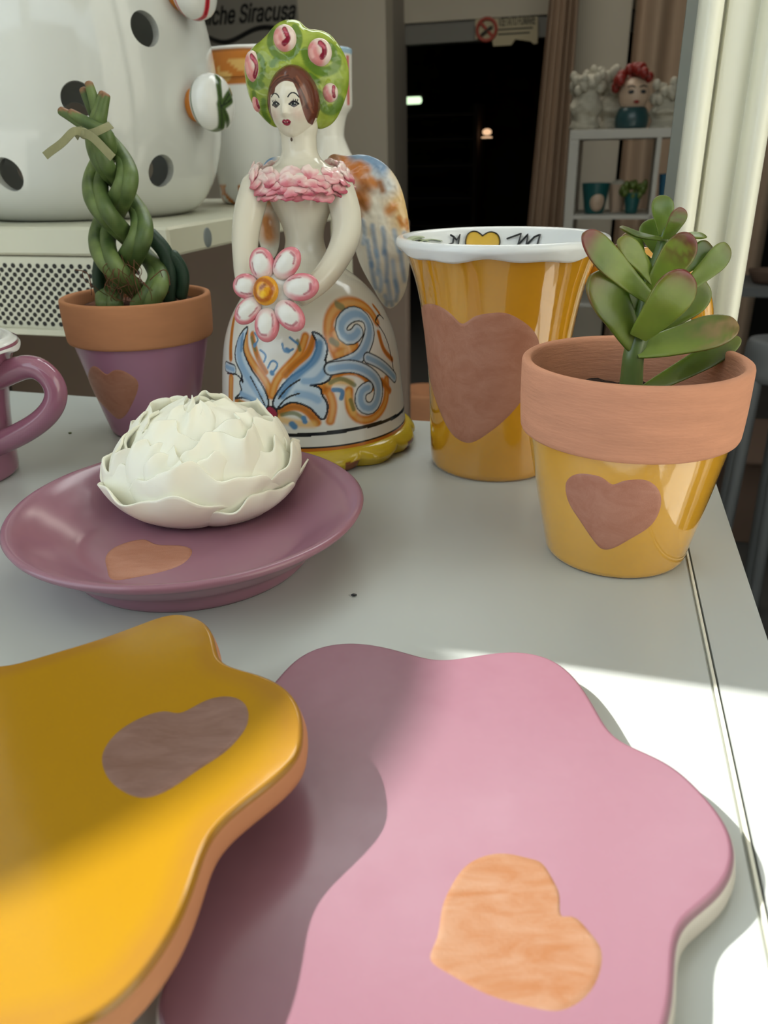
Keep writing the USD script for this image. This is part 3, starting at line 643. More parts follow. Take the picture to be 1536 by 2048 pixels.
# ================================================================== mugs
def mug(name, label, C0, Hm, Rr, Rb, glaze, hdl, waist=.92):
    t = thing(name, label, 'mug', C0)
    zo = np.array([0, .02, .10, .30, .5, .65, .78, .88, .95, 1.0]) * Hm
    k = np.array([.94, .985, 1.0, 1.015, 1.06, 1.12, 1.20, 1.30, 1.40, Rr / Rb]) * Rb
    ro = PchipInterpolator(zo, k)
    zt = Hm * .965
    zs = np.linspace(0, zt, 60)
    obj('glazed_body', lathe([(.001, .0008), (Rb * .88, .0004)] + [(float(ro(z)), z) for z in zs], 160, C0), glaze, t)
    w_ = .0042
    lipz = Hm
    pr = [(float(ro(zt)) - .0005, zt - .0022), (float(ro(zt)) + .0009, zt - .0015), (Rr + .0008, zt + .001), (Rr + .0004, lipz - .0012), (Rr - .0014, lipz), (Rr - .0042, lipz - .0006), (Rr - .0064, lipz - .004)] + [(float(ro(z)) - w_ - .001, z) for z in np.linspace(Hm * .9, Hm * .06, 24)] + [(Rb * .6, Hm * .045), (.001, Hm * .045)]
    v_, f_ = lathe(profile(pr, 140), 160, C0)
    drip = (v_[:, 2] < C0[2] + zt - .0006) & (np.hypot(v_[:, 0] - C0[0], v_[:, 1] - C0[1]) > float(ro(zt)) - .0012)
    a = np.arctan2(v_[:, 1] - C0[1], v_[:, 0] - C0[0]); v_[drip, 2] -= (.0016 * (1 + np.sin(a * 5 + 1) * .6 + .4 * np.sin(a * 11)))[drip]
    obj('white_lining', (v_, f_), 'rim_white', t, label='white glazed rim and inside')
    v_, f_ = tube(hdl, [.0075, .0068, .0062, .006, .0062, .0066, .007][:len(hdl)], 18, 60)
    obj('handle', (v_, f_), glaze, t)
    return t, ro
MC = np.array([.0653, .4376, 0]); MH = .1272
def hp3(x, y, Y): return ony(x, y, Y)
mh = [hp3(1200, 555, MC[1] + .004), hp3(1290, 520, MC[1] + .005), hp3(1370, 545, MC[1] + .006), hp3(1404, 620, MC[1] + .006), hp3(1385, 710, MC[1] + .006), hp3(1300, 790, MC[1] + .005), hp3(1130, 850, MC[1] + .003)]
mug1, ro1 = mug('mug', 'flared yellow mug with a big clay heart and white rim behind the succulent pot', MC, MH, .0555, .0371, 'yellow_mug_glaze', mh)
lathe_heart(mug1, ro1, MC, traced([(525, 685), (470, 640), (410, 590), (340, 557), (275, 560), (250, 610), (262, 700), (290, 850), (318, 1050), (355, 1200), (410, 1340), (470, 1430), (540, 1472), (600, 1470), (700, 1410), (800, 1330), (900, 1220), (960, 1120), (1010, 1000), (1040, 880), (1030, 790), (990, 720), (900, 650), (800, 612), (700, 617), (600, 642)], 3.2, 760, 430), 'heart_brown', .11, N=240)
ri1 = lambda z: ro1(z) - .0052
def inner(x, y): return hit(760 + x / 3.2, 430 + y / 3.2, MC, ri1, .03, MH - .002, inside=True)
def ipt(a, z, d=.0006): r_ = float(ri1(z)) - d; return MC + np.array([r_ * math.cos(a), r_ * math.sin(a), z])
ink = []
for L in ([(440, 185), (462, 180), (470, 140), (450, 128)], [(470, 140), (488, 160), (508, 128)], [(508, 128), (498, 190)],
          [(815, 150), (850, 138), (905, 118), (880, 200)], [(880, 195), (950, 122), (935, 200)], [(935, 195), (990, 140), (1028, 124), (1005, 200)],
          [(1005, 200), (1000, 230)]):
    ink.append(tube([ipt(*inner(x, y)) for x, y in np.vstack([np.linspace(L[q_], L[q_ + 1], 8)[: 8 if q_ == len(L) - 2 else 7] for q_ in range(len(L) - 1)])], .0008, 8, flat=.5))
hq = [inner(x, y) for x, y in [(655, 132), (700, 108), (745, 118), (766, 150), (760, 200), (700, 235), (655, 260), (600, 235), (550, 200), (548, 150), (570, 112), (615, 105)]]
ink.append(tube([ipt(*q) for q in hq + hq[:1]], .0006, 8, 60, flat=.5))
obj('lettering', join(*ink), 'black_paint', mug1, label='black handwriting and heart outline inside the rim')
obj('painted_heart', star_patch(np.c_[[q[0] * .04 for q in hq], [q[1] for q in hq]], lambda A, Z, hh: MC + np.stack([(ri1(Z) - hh) * np.cos(A / .04), (ri1(Z) - hh) * np.sin(A / .04), Z], -1), N=60), 'heart_yellow', mug1, label='small yellow heart painted inside')
for L, w_ in (([(150, 160), (200, 140), (270, 140)], .0016), ([(190, 175), (230, 150), (300, 165)], .0016), ([(250, 170), (320, 155), (390, 165)], .0012)):
    obj('leaf_stroke', tube([ipt(*inner(x, y), d=.0002) for x, y in L], w_, 10, 24, flat=.25), 'inside_green', mug1, label='faint green brush stroke inside the rim')
NC = np.array([-.2495, .430, 0])
nh = [ony(-20, 760, .430), ony(20, 744, .428), ony(72, 736, .425), ony(110, 775, .422), ony(100, 822, .420), ony(40, 868, .420), ony(-50, 905, .424)]
mug('mug', 'mauve pink mug with white rim and loop handle, cut off at the picture edge', NC, .0790, .0445, .034, 'mauve_mug_glaze', nh)

# ================================================================== lady figurine
FC = np.array([-.0430, .4809, 0])
fig = thing('lady_figurine', 'painted ceramic lady with green rose bonnet, wings and a pink flower in her arms', 'figurine', FC)
CREAM = np.array((.70, .66, .55)); WHITE = np.array((.74, .74, .70))
O_, OD, OL = np.array(c(200, 122, 44)), np.array(c(150, 92, 36)), np.array(c(224, 180, 104))
B_, BD, BL = np.array(c(138, 172, 205)), np.array(c(84, 132, 176)), np.array(c(190, 208, 222))
K_, T_, RD = np.array(c(28, 32, 38)), np.array(c(100, 110, 66)), np.array(c(150, 42, 66))
PK, PKL, GR, GRD = np.array(c(214, 128, 140)), np.array(c(238, 190, 194)), np.array(c(150, 168, 56)), np.array(c(84, 118, 44))
sk = np.array([(.0570, .006), (.0580, .010), (.0572, .020), (.0560, .035), (.0545, .050), (.0520, .065), (.0475, .078), (.0410, .089), (.0320, .099), (.0225, .1065), (.0155, .112), (.0122, .118), (.0112, .123), (.0118, .128), (.0140, .134), (.0172, .141), (.0192, .147), (.0200, .152)])
skz = PchipInterpolator(sk[:, 1], sk[:, 0])
zsk = np.concatenate([np.linspace(.006, .104, 200), np.linspace(.1045, .152, 40)])
NT = 640
th = np.linspace(0, 2 * np.pi, NT, endpoint=False)
fy = np.interp(zsk, [.10, .125, .152], [1., .95, .72])       # torso is flatter front to back
r_ = skz(zsk)
P = np.stack([r_[:, None] * np.cos(th), (r_ * fy)[:, None] * np.sin(th), np.repeat(zsk[:, None], NT, 1)], -1)
v_, f_ = grid(P + FC, wrap=True)
A, Z = np.tile(np.mod(th + np.pi / 2 + np.pi, 2 * np.pi) - np.pi, len(zsk)), np.repeat(zsk, NT)       # angle 0 faces the viewer (-y)
pos = np.stack([A * .052, Z], 1)
col = np.tile(CREAM, (len(pos), 1)); col[Z < .088] = WHITE
blend = np.clip((Z - .075) / .02, 0, 1)[:, None]; col = np.where((Z < .11)[:, None], WHITE * (1 - blend) + CREAM * blend, col)
def S(pts):
    out = []
    for x, y in pts:
        a, z = hit(420 + x / 3.2, 450 + y / 3.2, FC, skz, .006, .152)
        out.append(((a + np.pi / 2 + np.pi) % (2 * np.pi) - np.pi, z))
    o = np.array(out); o[:, 0] *= .052; return o
PXM = .052 / .050 / 3.2 / 3100
def st(pts, w, colour, **k): paint(pos, col, S(pts), w * PXM, colour, **k)
def scroll(pts, w):
    L = S(pts); paint(pos, col, L, (w + 20) * PXM, K_, soft=.1); paint(pos, col, L, (w + 6) * PXM, BL, soft=.1); paint(pos, col, L, w * .62 * PXM, B_, soft=.7)
# orange washes first
for L, w in [([(228, 690), (232, 800), (290, 910), (365, 1020), (385, 1085)], 48), ([(270, 700), (300, 830), (355, 940)], 34), ([(610, 715), (565, 830), (485, 920), (420, 1010), (398, 1090)], 46),
             ([(665, 720), (625, 820), (560, 880), (480, 960)], 40), ([(835, 850), (768, 730), (762, 610), (820, 525), (930, 500), (1015, 540), (1062, 610)], 66), ([(800, 700), (850, 770), (920, 770), (820, 830)], 70),
             ([(1080, 690), (1110, 790), (1165, 860)], 34), ([(770, 1255), (785, 1150), (752, 1060), (715, 1020)], 48), ([(735, 1060), (800, 965), (900, 935), (990, 970), (1040, 1040)], 44),
             ([(890, 1060), (900, 1180), (965, 1245), (1060, 1225), (1125, 1120), (1130, 990)], 50), ([(430, 1210), (520, 1165), (610, 1185), (685, 1265)], 44), ([(165, 560), (138, 700), (132, 850)], 44),
             ([(135, 980), (132, 1110)], 56), ([(170, 1130), (240, 1160), (320, 1220)], 40), ([(1100, 1000), (1150, 1060)], 40), ([(1050, 520), (1080, 560)], 30)]:
    st(L, w, O_, soft=.5); st(L, w * .4, OL if w > 45 else OD, soft=1., fac=.55)
for L, w in [([(440, 1240), (560, 1270), (660, 1275)], 40), ([(760, 1010), (840, 1000), (900, 1010)], 40), ([(880, 1080), (920, 1200)], 36)]: st(L, w, OL, soft=1., fac=.8)
for L, w in [([(815, 510), (850, 530)], 40), ([(770, 1010), (840, 985), (925, 1025)], 24), ([(460, 1215), (540, 1205), (600, 1240)], 22), ([(265, 720), (290, 800)], 18), ([(560, 740), (575, 800)], 18), ([(900, 1120), (920, 1180)], 22), ([(190, 1135), (280, 1190)], 26), ([(780, 740), (810, 760)], 34)]: st(L, w, T_, soft=.6, fac=.8)
for L, w in [([(285, 690), (305, 735), (285, 770)], 10), ([(320, 800), (355, 835), (345, 875)], 11), ([(370, 915), (400, 870), (430, 890), (395, 950)], 11), ([(510, 720), (560, 760)], 12), ([(462, 760), (480, 810), (530, 795)], 12), ([(790, 1055), (845, 1065), (840, 1110)], 24), ([(525, 1275), (540, 1290)], 34), ([(600, 1235), (608, 1260)], 26), ([(490, 800), (500, 805)], 26), ([(395, 945), (398, 950)], 26), ([(285, 770), (290, 765)], 22)]: st(L, w, BD, soft=.5)
# acanthus leaves
for poly in ([(240, 655), (200, 690), (168, 770), (165, 870), (205, 970), (190, 1010), (200, 1060), (160, 1110), (240, 1110), (320, 1180), (362, 1180), (372, 1120), (330, 1020), (270, 930), (226, 840), (215, 760)],
             [(655, 688), (700, 700), (745, 760), (745, 840), (738, 868), (772, 915), (775, 970), (720, 1015), (642, 1025), (700, 1042), (716, 1082), (745, 1130), (752, 1190), (722, 1245), (660, 1190), (590, 1148), (500, 1142), (430, 1180), (402, 1150), (440, 1060), (520, 970), (620, 900), (672, 820), (680, 745)]):
    L = S(poly); q = fill(pos, col, L, BL, 90); paint(pos, col, q, 11 * PXM, K_, smooth=0, closed=True)
for L, w, cc_ in [([(700, 760), (675, 850), (590, 930), (520, 1000), (460, 1090)], 44, BD), ([(735, 930), (680, 990), (600, 1000)], 34, B_), ([(560, 1080), (640, 1095), (690, 1120)], 40, B_), ([(190, 740), (190, 860), (240, 970), (320, 1090)], 44, B_), ([(210, 700), (200, 800)], 22, BD), ([(200, 1080), (280, 1120), (340, 1160)], 30, B_)]: st(L, w, cc_, soft=.8, fac=.9)
for L in ([(575, 990), (500, 1040), (438, 1112)], [(570, 1078), (490, 1110), (430, 1178)], [(258, 970), (300, 1050), (352, 1155)], [(200, 960), (212, 1000)]): st(L, 9, K_)
scroll([(772, 918), (880, 880), (960, 835), (1008, 750), (1022, 660), (990, 590), (925, 568), (865, 600), (838, 655), (862, 712), (915, 715), (948, 680)], 58)
scroll([(772, 920), (900, 905), (1000, 935), (1068, 1000), (1078, 1085), (1048, 1160), (1000, 1172), (965, 1130), (975, 1065), (1012, 1040)], 52)
scroll([(1010, 850), (1090, 890), (1180, 975)], 44); scroll([(105, 905), (150, 925)], 40)
for L in ([(1060, 620), (1110, 690), (1150, 800), (1175, 930)], [(1060, 610), (1085, 575), (1110, 600)], [(110, 950), (180, 965), (210, 1010)]): st(L, 9, K_)
L = S([(375, 1160), (425, 1190), (425, 1240), (395, 1270), (352, 1228)]); q = fill(pos, col, L, RD, 40); paint(pos, col, q, 8 * PXM, K_, smooth=0, closed=True)
zk = S([(650, 1342)])[0, 1]; zk2 = S([(650, 1424)])[0, 1]
col[np.abs(Z - zk - .0006 * np.sin(A * 3)) < .0011] = K_; col[np.abs(Z - zk2) < .0005] = K_
col[(Z < zk2 - .0006) & (Z > zk2 - .0035)] = O_; col[Z <= zk2 - .0035] = np.array(c(196, 170, 48))
fw = 1 - np.clip((np.abs(A) - 1.75) / .1, 0, 1)[:, None]                   # the back of the skirt is plain
col = col * fw + np.where((Z > zk + .002)[:, None], WHITE, col) * (1 - fw)
obj('gown', (v_, f_), 'ceramic_paint', fig, col=col)
# scalloped yellow hem
zs_, Nn = np.linspace(0, 1, 14), 360
tt = np.linspace(0, 2 * np.pi, Nn, endpoint=False)
sc_w = np.abs(np.sin(tt * 6.5 + .6)) ** .6
prof_h = [(.050, .0, 0), (.0575, -.0002, .5), (.0600, .0006, 1), (.0622, .003, 1), (.0628, .006, .8), (.0615, .010, .4), (.0590, .0125, .1), (.0572, .0130, 0)]
ph_ = profile(prof_h, 24)
P = np.stack([(ph_[:, :1] + .0035 * ph_[:, 2:] * (sc_w - .4)) * np.cos(tt), (ph_[:, :1] + .0035 * ph_[:, 2:] * (sc_w - .4)) * np.sin(tt), np.maximum(ph_[:, 1:2] + .002 * ph_[:, 2:] * (1 - sc_w), 0)], -1)
v_, f_ = grid(P + FC, wrap=True)
hc = np.tile(np.array(c(206, 178, 50)), (len(v_), 1)); n1 = np.clip(noise3(v_, 55., 8) * 2 + .3, 0, 1)[:, None]
hc = hc * (1 - n1 * .5) + np.array(c(170, 150, 36)) * n1 * .5
an = np.arctan2(v_[:, 1] - FC[1], v_[:, 0] - FC[0])
for a0 in (-1.15, -.35, -1.9, .4): hc[(np.abs(an - a0) < .08) & (v_[:, 2] < .0065)] = np.array(c(128, 74, 48))
obj('hem', (v_, f_), 'ceramic_paint', fig, col=hc, label='yellow scalloped hem')
# shoulders and neck
nk = [(.0198, .1515), (.0245, .154), (.0250, .1565), (.0215, .1600), (.0150, .1630), (.0112, .1665), (.0098, .171), (.0098, .176), (.0108, .181), (.010, .186)]
pn = profile(nk, 50); fyn = np.interp(pn[:, 1], [.15, .165], [.72, .95])
th2 = np.linspace(0, 2 * np.pi, 96, endpoint=False)
P = np.stack([pn[:, :1] * np.cos(th2), (pn[:, 0] * fyn)[:, None] * np.sin(th2), np.repeat(pn[:, 1:2], 96, 1)], -1)
v_, f_ = grid(P + FC, wrap=True); cn = np.tile(CREAM, (len(v_), 1))
obj('neck', (v_, f_), 'ceramic_paint', fig, col=cn)
# head, turned a little to one side
HC = ony(588, 207, FC[1] - .003); HR = np.array([.0142, .0150, .0185])
yaw = math.radians(-16)
ph = np.linspace(.002, np.pi - .002, 220); t2 = np.linspace(0, 2 * np.pi, 420, endpoint=False)
X = np.sin(ph)[:, None] * np.sin(t2); Y = -np.sin(ph)[:, None] * np.cos(t2); Zz = np.repeat(np.cos(ph)[:, None], 420, 1)
jaw = 1 - .30 * np.clip(-Zz - .1, 0, 1) ** 1.3
Q = np.stack([X * HR[0] * jaw, Y * HR[1] * (1 - .12 * np.clip(-Zz, 0, 1)), Zz * HR[2]], -1)
front = np.clip(-Y, 0, 1)
gx, gz = X * HR[0] * jaw, Zz * HR[2]
def bumpf(x, z, sx, sz, h_): return h_ * np.exp(-((gx - x) / sx) ** 2 - ((gz - z) / sz) ** 2) * (front > 0)
Q[..., 1] -= bumpf(0, -.0036, .0017, .0028, .0018) + bumpf(0, -.0056, .0022, .0015, .0012) + bumpf(0, -.0097, .003, .0018, .0010) + bumpf(.0055, -.006, .004, .004, .0006) + bumpf(-.0055, -.006, .004, .004, .0006) + bumpf(0, -.0150, .003, .002, .0008)
Q[..., 1] += bumpf(.0050, -.0008, .0028, .0018, .0010) + bumpf(-.0050, -.0008, .0028, .0018, .0010)
Rz = np.array([[math.cos(yaw), math.sin(yaw), 0], [-math.sin(yaw), math.cos(yaw), 0], [0, 0, 1]])
Wp = Q @ Rz + HC
v_, f_ = grid(Wp, wrap=True)
fp = np.stack([gx, gz], -1).reshape(-1, 2); isf = (front > .05).reshape(-1)
hcol = np.tile(CREAM * 1.03, (len(v_), 1))
HAIR, HAIRD = np.array(c(98, 54, 40)), np.array(c(62, 30, 26))
fpos = np.where(isf[:, None], fp, 9.)
def fs(L, w, cc_, **k): paint(fpos, hcol, np.array(L) * 1e-3, w * 1e-3, cc_, **k)
_xr = np.interp(fp[:, 1] * 1e3, [-8.5, -4, 3, 8, 12], [11.4, 10.6, 9.0, 6.5, 2.0]); _xl = np.interp(fp[:, 1] * 1e3, [-8.5, -4, 3, 8, 12], [-11.2, -11.2, -10.2, -8.2, -4.0])
_x = np.clip(X / np.maximum(np.abs(Y), .15), -4, 4).reshape(-1)
_side = ((fp[:, 0] * 1e3 > _xr) | (fp[:, 0] * 1e3 < _xl) | (fp[:, 1] * 1e3 > 12) | (Y.reshape(-1) > -.1)) & (fp[:, 1] * 1e3 > -7.5)
hcol[_side] = HAIR
fs([(-11.5, -8), (-11.2, 0), (-9, 7.5), (-4, 12.5), (2, 14), (7, 10), (10, 3), (11.3, -4), (11.8, -9)], 4.6, HAIR, soft=.1)
fs([(-8, 6), (-6, 9), (0, 12), (6, 11)], 4.5, HAIR, soft=.1); fs([(-7.5, 9.5), (-6.6, 6.6), (-6.8, 5.2)], 3.0, HAIR, soft=.2)
for L in ([(-9.5, 6), (-5, 10.5), (2, 12.5)], [(-11.2, -4), (-10.5, 3), (-8, 8)], [(5, 11), (9, 5), (11, -3)], [(-4, 9), (2, 11), (6, 9)]): fs(L, .8, HAIRD, soft=.6, fac=.8)
for L in ([(-8.5, 8), (-4, 11.6), (1, 13)], [(6, 12), (10, 6), (12.4, -2)], [(8, 8), (11.2, 1), (12.4, -5)], [(-11, 0), (-9.8, 5)]): fs(L, .7, np.array(c(136, 82, 58)), soft=.8, fac=.7)
for sgn in (-1, 1):
    ex = 5.1 * sgn; ey = -1.6
    fe = lambda L, w, cc_, **k: fs([(x, y + ey) for x, y in L], w, cc_, **k)
    fe([(ex - 2.2, .5), (ex - .6, 1.7), (ex + .9, 1.6), (ex + 2.2, .6)], .9, K_); fe([(ex - 1.9, .4), (ex, -.7), (ex + 1.9, .4)], .5, K_)
    fe([(ex - .1, .5), (ex + .1, .6)], 2.3, np.array(c(36, 46, 50)), soft=.2); fe([(ex + .35, 1.0), (ex + .4, 1.0)], .6, WHITE)
    fe([(ex - 2.6, 4.4 - .5 * (sgn > 0)), (ex - .8, 5.7), (ex + 1.2, 5.4), (ex + 2.6, 3.8)], .65, K_)
    for q in (-.6, .5, 1.5): fe([(ex + sgn * q, 1.4), (ex + sgn * (q + .6), 2.6)], .45, K_)
fs([(-2.0, -9.3), (-.8, -8.6), (0, -9.0), (.8, -8.6), (2.0, -9.3)], 1.1, RD); fs([(-1.4, -9.9), (0, -10.5), (1.4, -9.9)], 1.4, RD); fs([(-2, -9.5), (0, -9.7), (2, -9.5)], .35, np.array(c(90, 16, 34)))
for sgn in (-1, 1): fs([(6.3 * sgn, -5.4), (6.9 * sgn, -5.8)], 5.0, np.array(c(206, 150, 140)), soft=1.6, fac=.35)
obj('head', (v_, f_), 'ceramic_paint', fig, col=hcol)
# bonnet: a traced outline, domed to the front and to the back
def inflate(outline, cen, Yc, front_t, back_t, K=40, N=240, power=2.4):
    q = smooth_line([(p[0], p[2]) for p in outline], N, True); c0 = np.array([cen[0], cen[2]])
    s = np.sin(np.linspace(0, np.pi / 2, K)); rows, info = [], []
    for sgn, T in ((-1, front_t), (1, back_t)):
        for k in (range(K) if sgn < 0 else range(K - 2, -1, -1)):
            xz = c0 + (q - c0) * max(s[k], .004)
            rows.append(np.stack([xz[:, 0], np.full(N, Yc + sgn * T * (1 - s[k] ** power) ** .55), xz[:, 1]], -1)); info.append(s[k] if sgn < 0 else 1)
    return np.array(rows), np.array(info)
HY = FC[1] + .006
hat_px = traced([(60, 700), (75, 560), (160, 420), (330, 270), (450, 130), (560, 70), (650, 60), (760, 80), (860, 165), (1000, 190), (1150, 250), (1270, 390), (1360, 560), (1395, 750), (1380, 950), (1300, 1200), (1200, 1370), (1100, 1440), (1000, 1455), (940, 1400), (700, 1420), (480, 1440), (380, 1400), (230, 1240), (110, 1020)], 6.4, 480, 30)
ho = [ony(x, y, HY) for x, y in hat_px]; hcen = ony(594, 145, HY)
rows, inf = inflate(ho, hcen, HY, .0115, .019)
v_, f_ = grid(rows, wrap=True)
v_[:, 1] += noise3(v_, 110., 21) * .0035
n1 = np.clip(noise3(v_, 150., 11) * 2.4 + .5, 0, 1)[:, None]
bc = np.array(c(166, 182, 78)) * (1 - n1) + np.array(c(128, 150, 46)) * n1
bp = np.stack([v_[:, 0], v_[:, 2]], 1); fr = v_[:, 1] < HY + .001
bpos = np.where(fr[:, None], bp, 9.)
def H2(x, y): p = ony(480 + x / 6.4, 30 + y / 6.4, HY - .008); return (p[0], p[2])
UPX = 1 / 6.4 / 3650
for L, w in [([(400, 200), (380, 340), (430, 470), (540, 550), (660, 530), (740, 420), (755, 260), (700, 150)], 80), ([(840, 480), (880, 600), (980, 700), (1100, 730), (1220, 660), (1240, 560)], 110), ([(1130, 380), (1200, 440), (1190, 560)], 70), ([(180, 500), (270, 560), (300, 700), (260, 820), (170, 900)], 70), ([(1000, 1010), (1050, 1150), (1130, 1220), (1230, 1180), (1270, 1080)], 110), ([(120, 860), (200, 920), (280, 900)], 80), ([(300, 1100), (300, 1250), (350, 1350)], 70), ([(170, 1000), (200, 1180)], 60), ([(900, 780), (1000, 860)], 70), ([(480, 570), (420, 640)], 80)]:
    paint(bpos, bc, [H2(*p) for p in L], w * UPX, GRD, soft=.35, fac=.85)
obj('bonnet', (v_, f_), 'ceramic_paint', fig, col=bc, label='green domed bonnet')
def rose(x, y, rx, ry, swirl):
    p = ony(480 + x / 6.4, 30 + y / 6.4, HY - .009)
    s_ = np.hypot(p[0] - hcen[0], p[2] - hcen[2]) / .027
    yy = HY - .0115 * max(1 - s_ ** 2.4, .02) ** .55
    p = ony(480 + x / 6.4, 30 + y / 6.4, yy)
    v_, f_ = ellipsoid(p, (rx * UPX, .0035, ry * UPX), n=72, m=60)
    cc_ = np.tile(np.array(c(226, 206, 196)), (len(v_), 1)); ps = np.stack([(v_[:, 0] - p[0]) / (rx * UPX), (v_[:, 2] - p[2]) / (ry * UPX)], 1)
    paint(ps, cc_, [(-.6, .3), (-.45, -.3), (-.1, -.6)], .9, np.array(c(216, 140, 138)), soft=.8); paint(ps, cc_, [(-.7, .1), (-.6, -.3)], .35, np.array(c(228, 168, 160)), soft=.6)
    paint(ps, cc_, swirl, .42, np.array(c(128, 30, 52)), soft=.25); paint(ps, cc_, swirl[:2], .22, np.array(c(178, 74, 92)), soft=.6)
    obj('rose', (v_, f_), 'ceramic_paint', fig, col=cc_, label='painted pink rose on the bonnet')
rose(575, 300, 142, 148, [(.05, .6), (.25, .2), (.3, -.1), (-.05, -.4)]); rose(1020, 480, 150, 155, [(.1, .6), (.4, .3), (.4, -.1), (.2, -.35)])
rose(165, 660, 100, 175, [(.0, .6), (.5, .2), (.5, -.2), (.2, -.6)]); rose(1155, 995, 100, 110, [(.5, .55), (.45, .1), (.5, -.4)]); rose(225, 1120, 68, 110, [(0, .4), (.1, -.2), (.3, -.5)])
# arms
def AP(x, y, dY): return ony(x, y, FC[1] + dY)
for P, rad in (([(513, 372, -.004), (500, 415, -.010), (491, 470, -.020), (490, 525, -.032), (497, 570, -.044), (520, 590, -.050)], [.0085, .0084, .0076, .0066, .0058, .005]),
               ([(676, 372, -.004), (690, 420, -.008), (692, 470, -.018), (672, 520, -.032), (640, 562, -.044), (600, 592, -.050)], [.0085, .0086, .0080, .0070, .0064, .0058])):
    v_, f_ = tube([AP(*p) for p in P], rad, 28, 60); obj('arm', (v_, f_), 'ceramic_paint', fig, col=np.tile(CREAM, (len(v_), 1)))
# frill of the neckline
fr_m, fr_c = [], []
cen = FC + np.array([-.001, 0, 0]); zr = ony(597, 362, FC[1] - .02)[2]
for row, (dz, cnt, rr) in enumerate(((.0048, 30, .0262), (.0018, 34, .0284), (-.0016, 34, .0288), (-.0050, 30, .0272))):
    for i in range(cnt):
        a = 2 * np.pi * (i + .5 * row + rng.uniform(-.2, .2)) / cnt
        drop = .0025 * np.sin(a) * -1
        p = cen + np.array([rr * math.cos(a), rr * .74 * math.sin(a), zr - FC[2] + dz - drop * .9 + rng.uniform(-.0012, .0012)])
        tw = rng.uniform(-.7, .7); e1_ = np.array([-math.sin(a), math.cos(a), 0]); n1_ = np.array([math.cos(a), math.sin(a), rng.uniform(.1, 1.3)]); n1_ /= np.linalg.norm(n1_); e2_ = np.cross(n1_, e1_); ax = np.array([e1_ * math.cos(tw) + e2_ * math.sin(tw), n1_, e2_ * math.cos(tw) - e1_ * math.sin(tw)]); ax = ax / np.linalg.norm(ax, axis=1, keepdims=True)
        v_, f_ = ellipsoid(p, (.0056 * rng.uniform(.7, 1.25), .0012, .0042 * rng.uniform(.75, 1.2)), ax, 30, 20)
        v_ = v_ + noise3(v_, 260., 5)[:, None] * .0030
        lz = (v_[:, 2] - p[2]) / .003; w = np.clip(.5 - lz * .55 + noise3(v_, 260., 6) * 2.0, 0, 1)[:, None]
        cc_ = np.array(c(236, 214, 208)) * (1 - w) + PK * w
        d = np.clip((-lz - .62) * 4 + noise3(v_, 200., 8) * 4, 0, 1)[:, None] * (.8 if rng.random() < .6 else .2); cc_ = cc_ * (1 - d) + np.array(c(176, 66, 92)) * d
        fr_m.append((v_, f_)); fr_c.append(cc_)
obj('neckline_frill', join(*fr_m), 'ceramic_paint', fig, col=np.vstack(fr_c), label='pink and white ruffled neckline')
# the flower she holds
FLC = AP(536, 583, -.060)
tiltn = np.array([-.18, -.95, .30]); tiltn /= np.linalg.norm(tiltn); fx = np.cross([0, 0, 1.], -tiltn); fx /= np.linalg.norm(fx); fz = np.cross(fx, tiltn) * 1.0
if fz[2] < 0: fz = -fz
def FP(x, y):  # traced pixel -> point on the flower's plane
    d = ray(420 + x / 3.2, 450 + y / 3.2); t = ((FLC - CAM) @ tiltn) / (d @ tiltn); return CAM + d * t
v_, f_ = ellipsoid(FLC - tiltn * .0035, (.0140, .0042, .0140), np.array([fx, -tiltn, fz]), 40, 20); obj('flower_back', (v_, f_), 'ceramic_paint', fig, col=np.tile(WHITE, (len(v_), 1)))
for (x, y, ln, wd) in ((332, 250, 92, 72), (492, 245, 98, 70), (582, 398, 104, 76), (512, 580, 102, 72), (365, 640, 96, 72), (244, 548, 92, 64), (232, 392, 78, 70)):
    p = FP(x, y); q = FP(365, 425); a1 = p - q; a1 /= np.linalg.norm(a1); a2 = np.cross(a1, tiltn)
    v_, f_ = ellipsoid(p, (ln / 3.2 / 3350, .0040, wd / 3.2 / 3350), np.array([a1, -tiltn, a2]), 72, 40)
    ps = np.stack([(v_ - p) @ a1 / (ln / 3.2 / 3350), (v_ - p) @ a2 / (wd / 3.2 / 3350)], 1)
    cc_ = np.tile(WHITE, (len(v_), 1)); e = np.linalg.norm(ps, axis=1); w = np.clip((e - .55) * 4 + noise3(v_, 200., int(x)) * 1.5, 0, 1)[:, None] * np.clip(ps[:, :1] + 1.1, 0, 1)
    cc_ = cc_ * (1 - w) + PK * w; paint(ps, cc_, [(.2, .62), (.55, .35), (.62, -.1)], .12, np.array(c(170, 80, 100)), soft=.6, fac=.8)
    paint(ps, cc_, [(-.6, -.5), (-.2, -.62), (.1, -.6)], .12, np.array(c(160, 70, 90)), soft=.6, fac=.7)
    obj('petal', (v_, f_), 'ceramic_paint', fig, col=cc_)
p = FP(366, 425) + tiltn * .0022
v_, f_ = ellipsoid(p, (.0068, .0042, .0075), np.array([fx, -tiltn, fz]), 48, 30); ps = np.stack([(v_ - p) @ fx / .0068, (v_ - p) @ fz / .0075], 1)
cc_ = np.tile(np.array(c(222, 158, 40)), (len(v_), 1)); paint(ps, cc_, [(-.7, .1), (-.2, .6), (.5, .6), (.75, 0), (.4, -.6), (-.3, -.6), (-.7, .1)], .3, np.array(c(176, 98, 28)), soft=.7); paint(ps, cc_, [(-.1, .3), (.2, .1)], .3, np.array(c(150, 84, 30)), soft=.7); paint(ps, cc_, [(0, -.25), (.1, -.4)], .35, np.array(c(238, 190, 50)), soft=.6)
obj('flower_centre', (v_, f_), 'ceramic_paint', fig, col=cc_, label='orange flower centre')
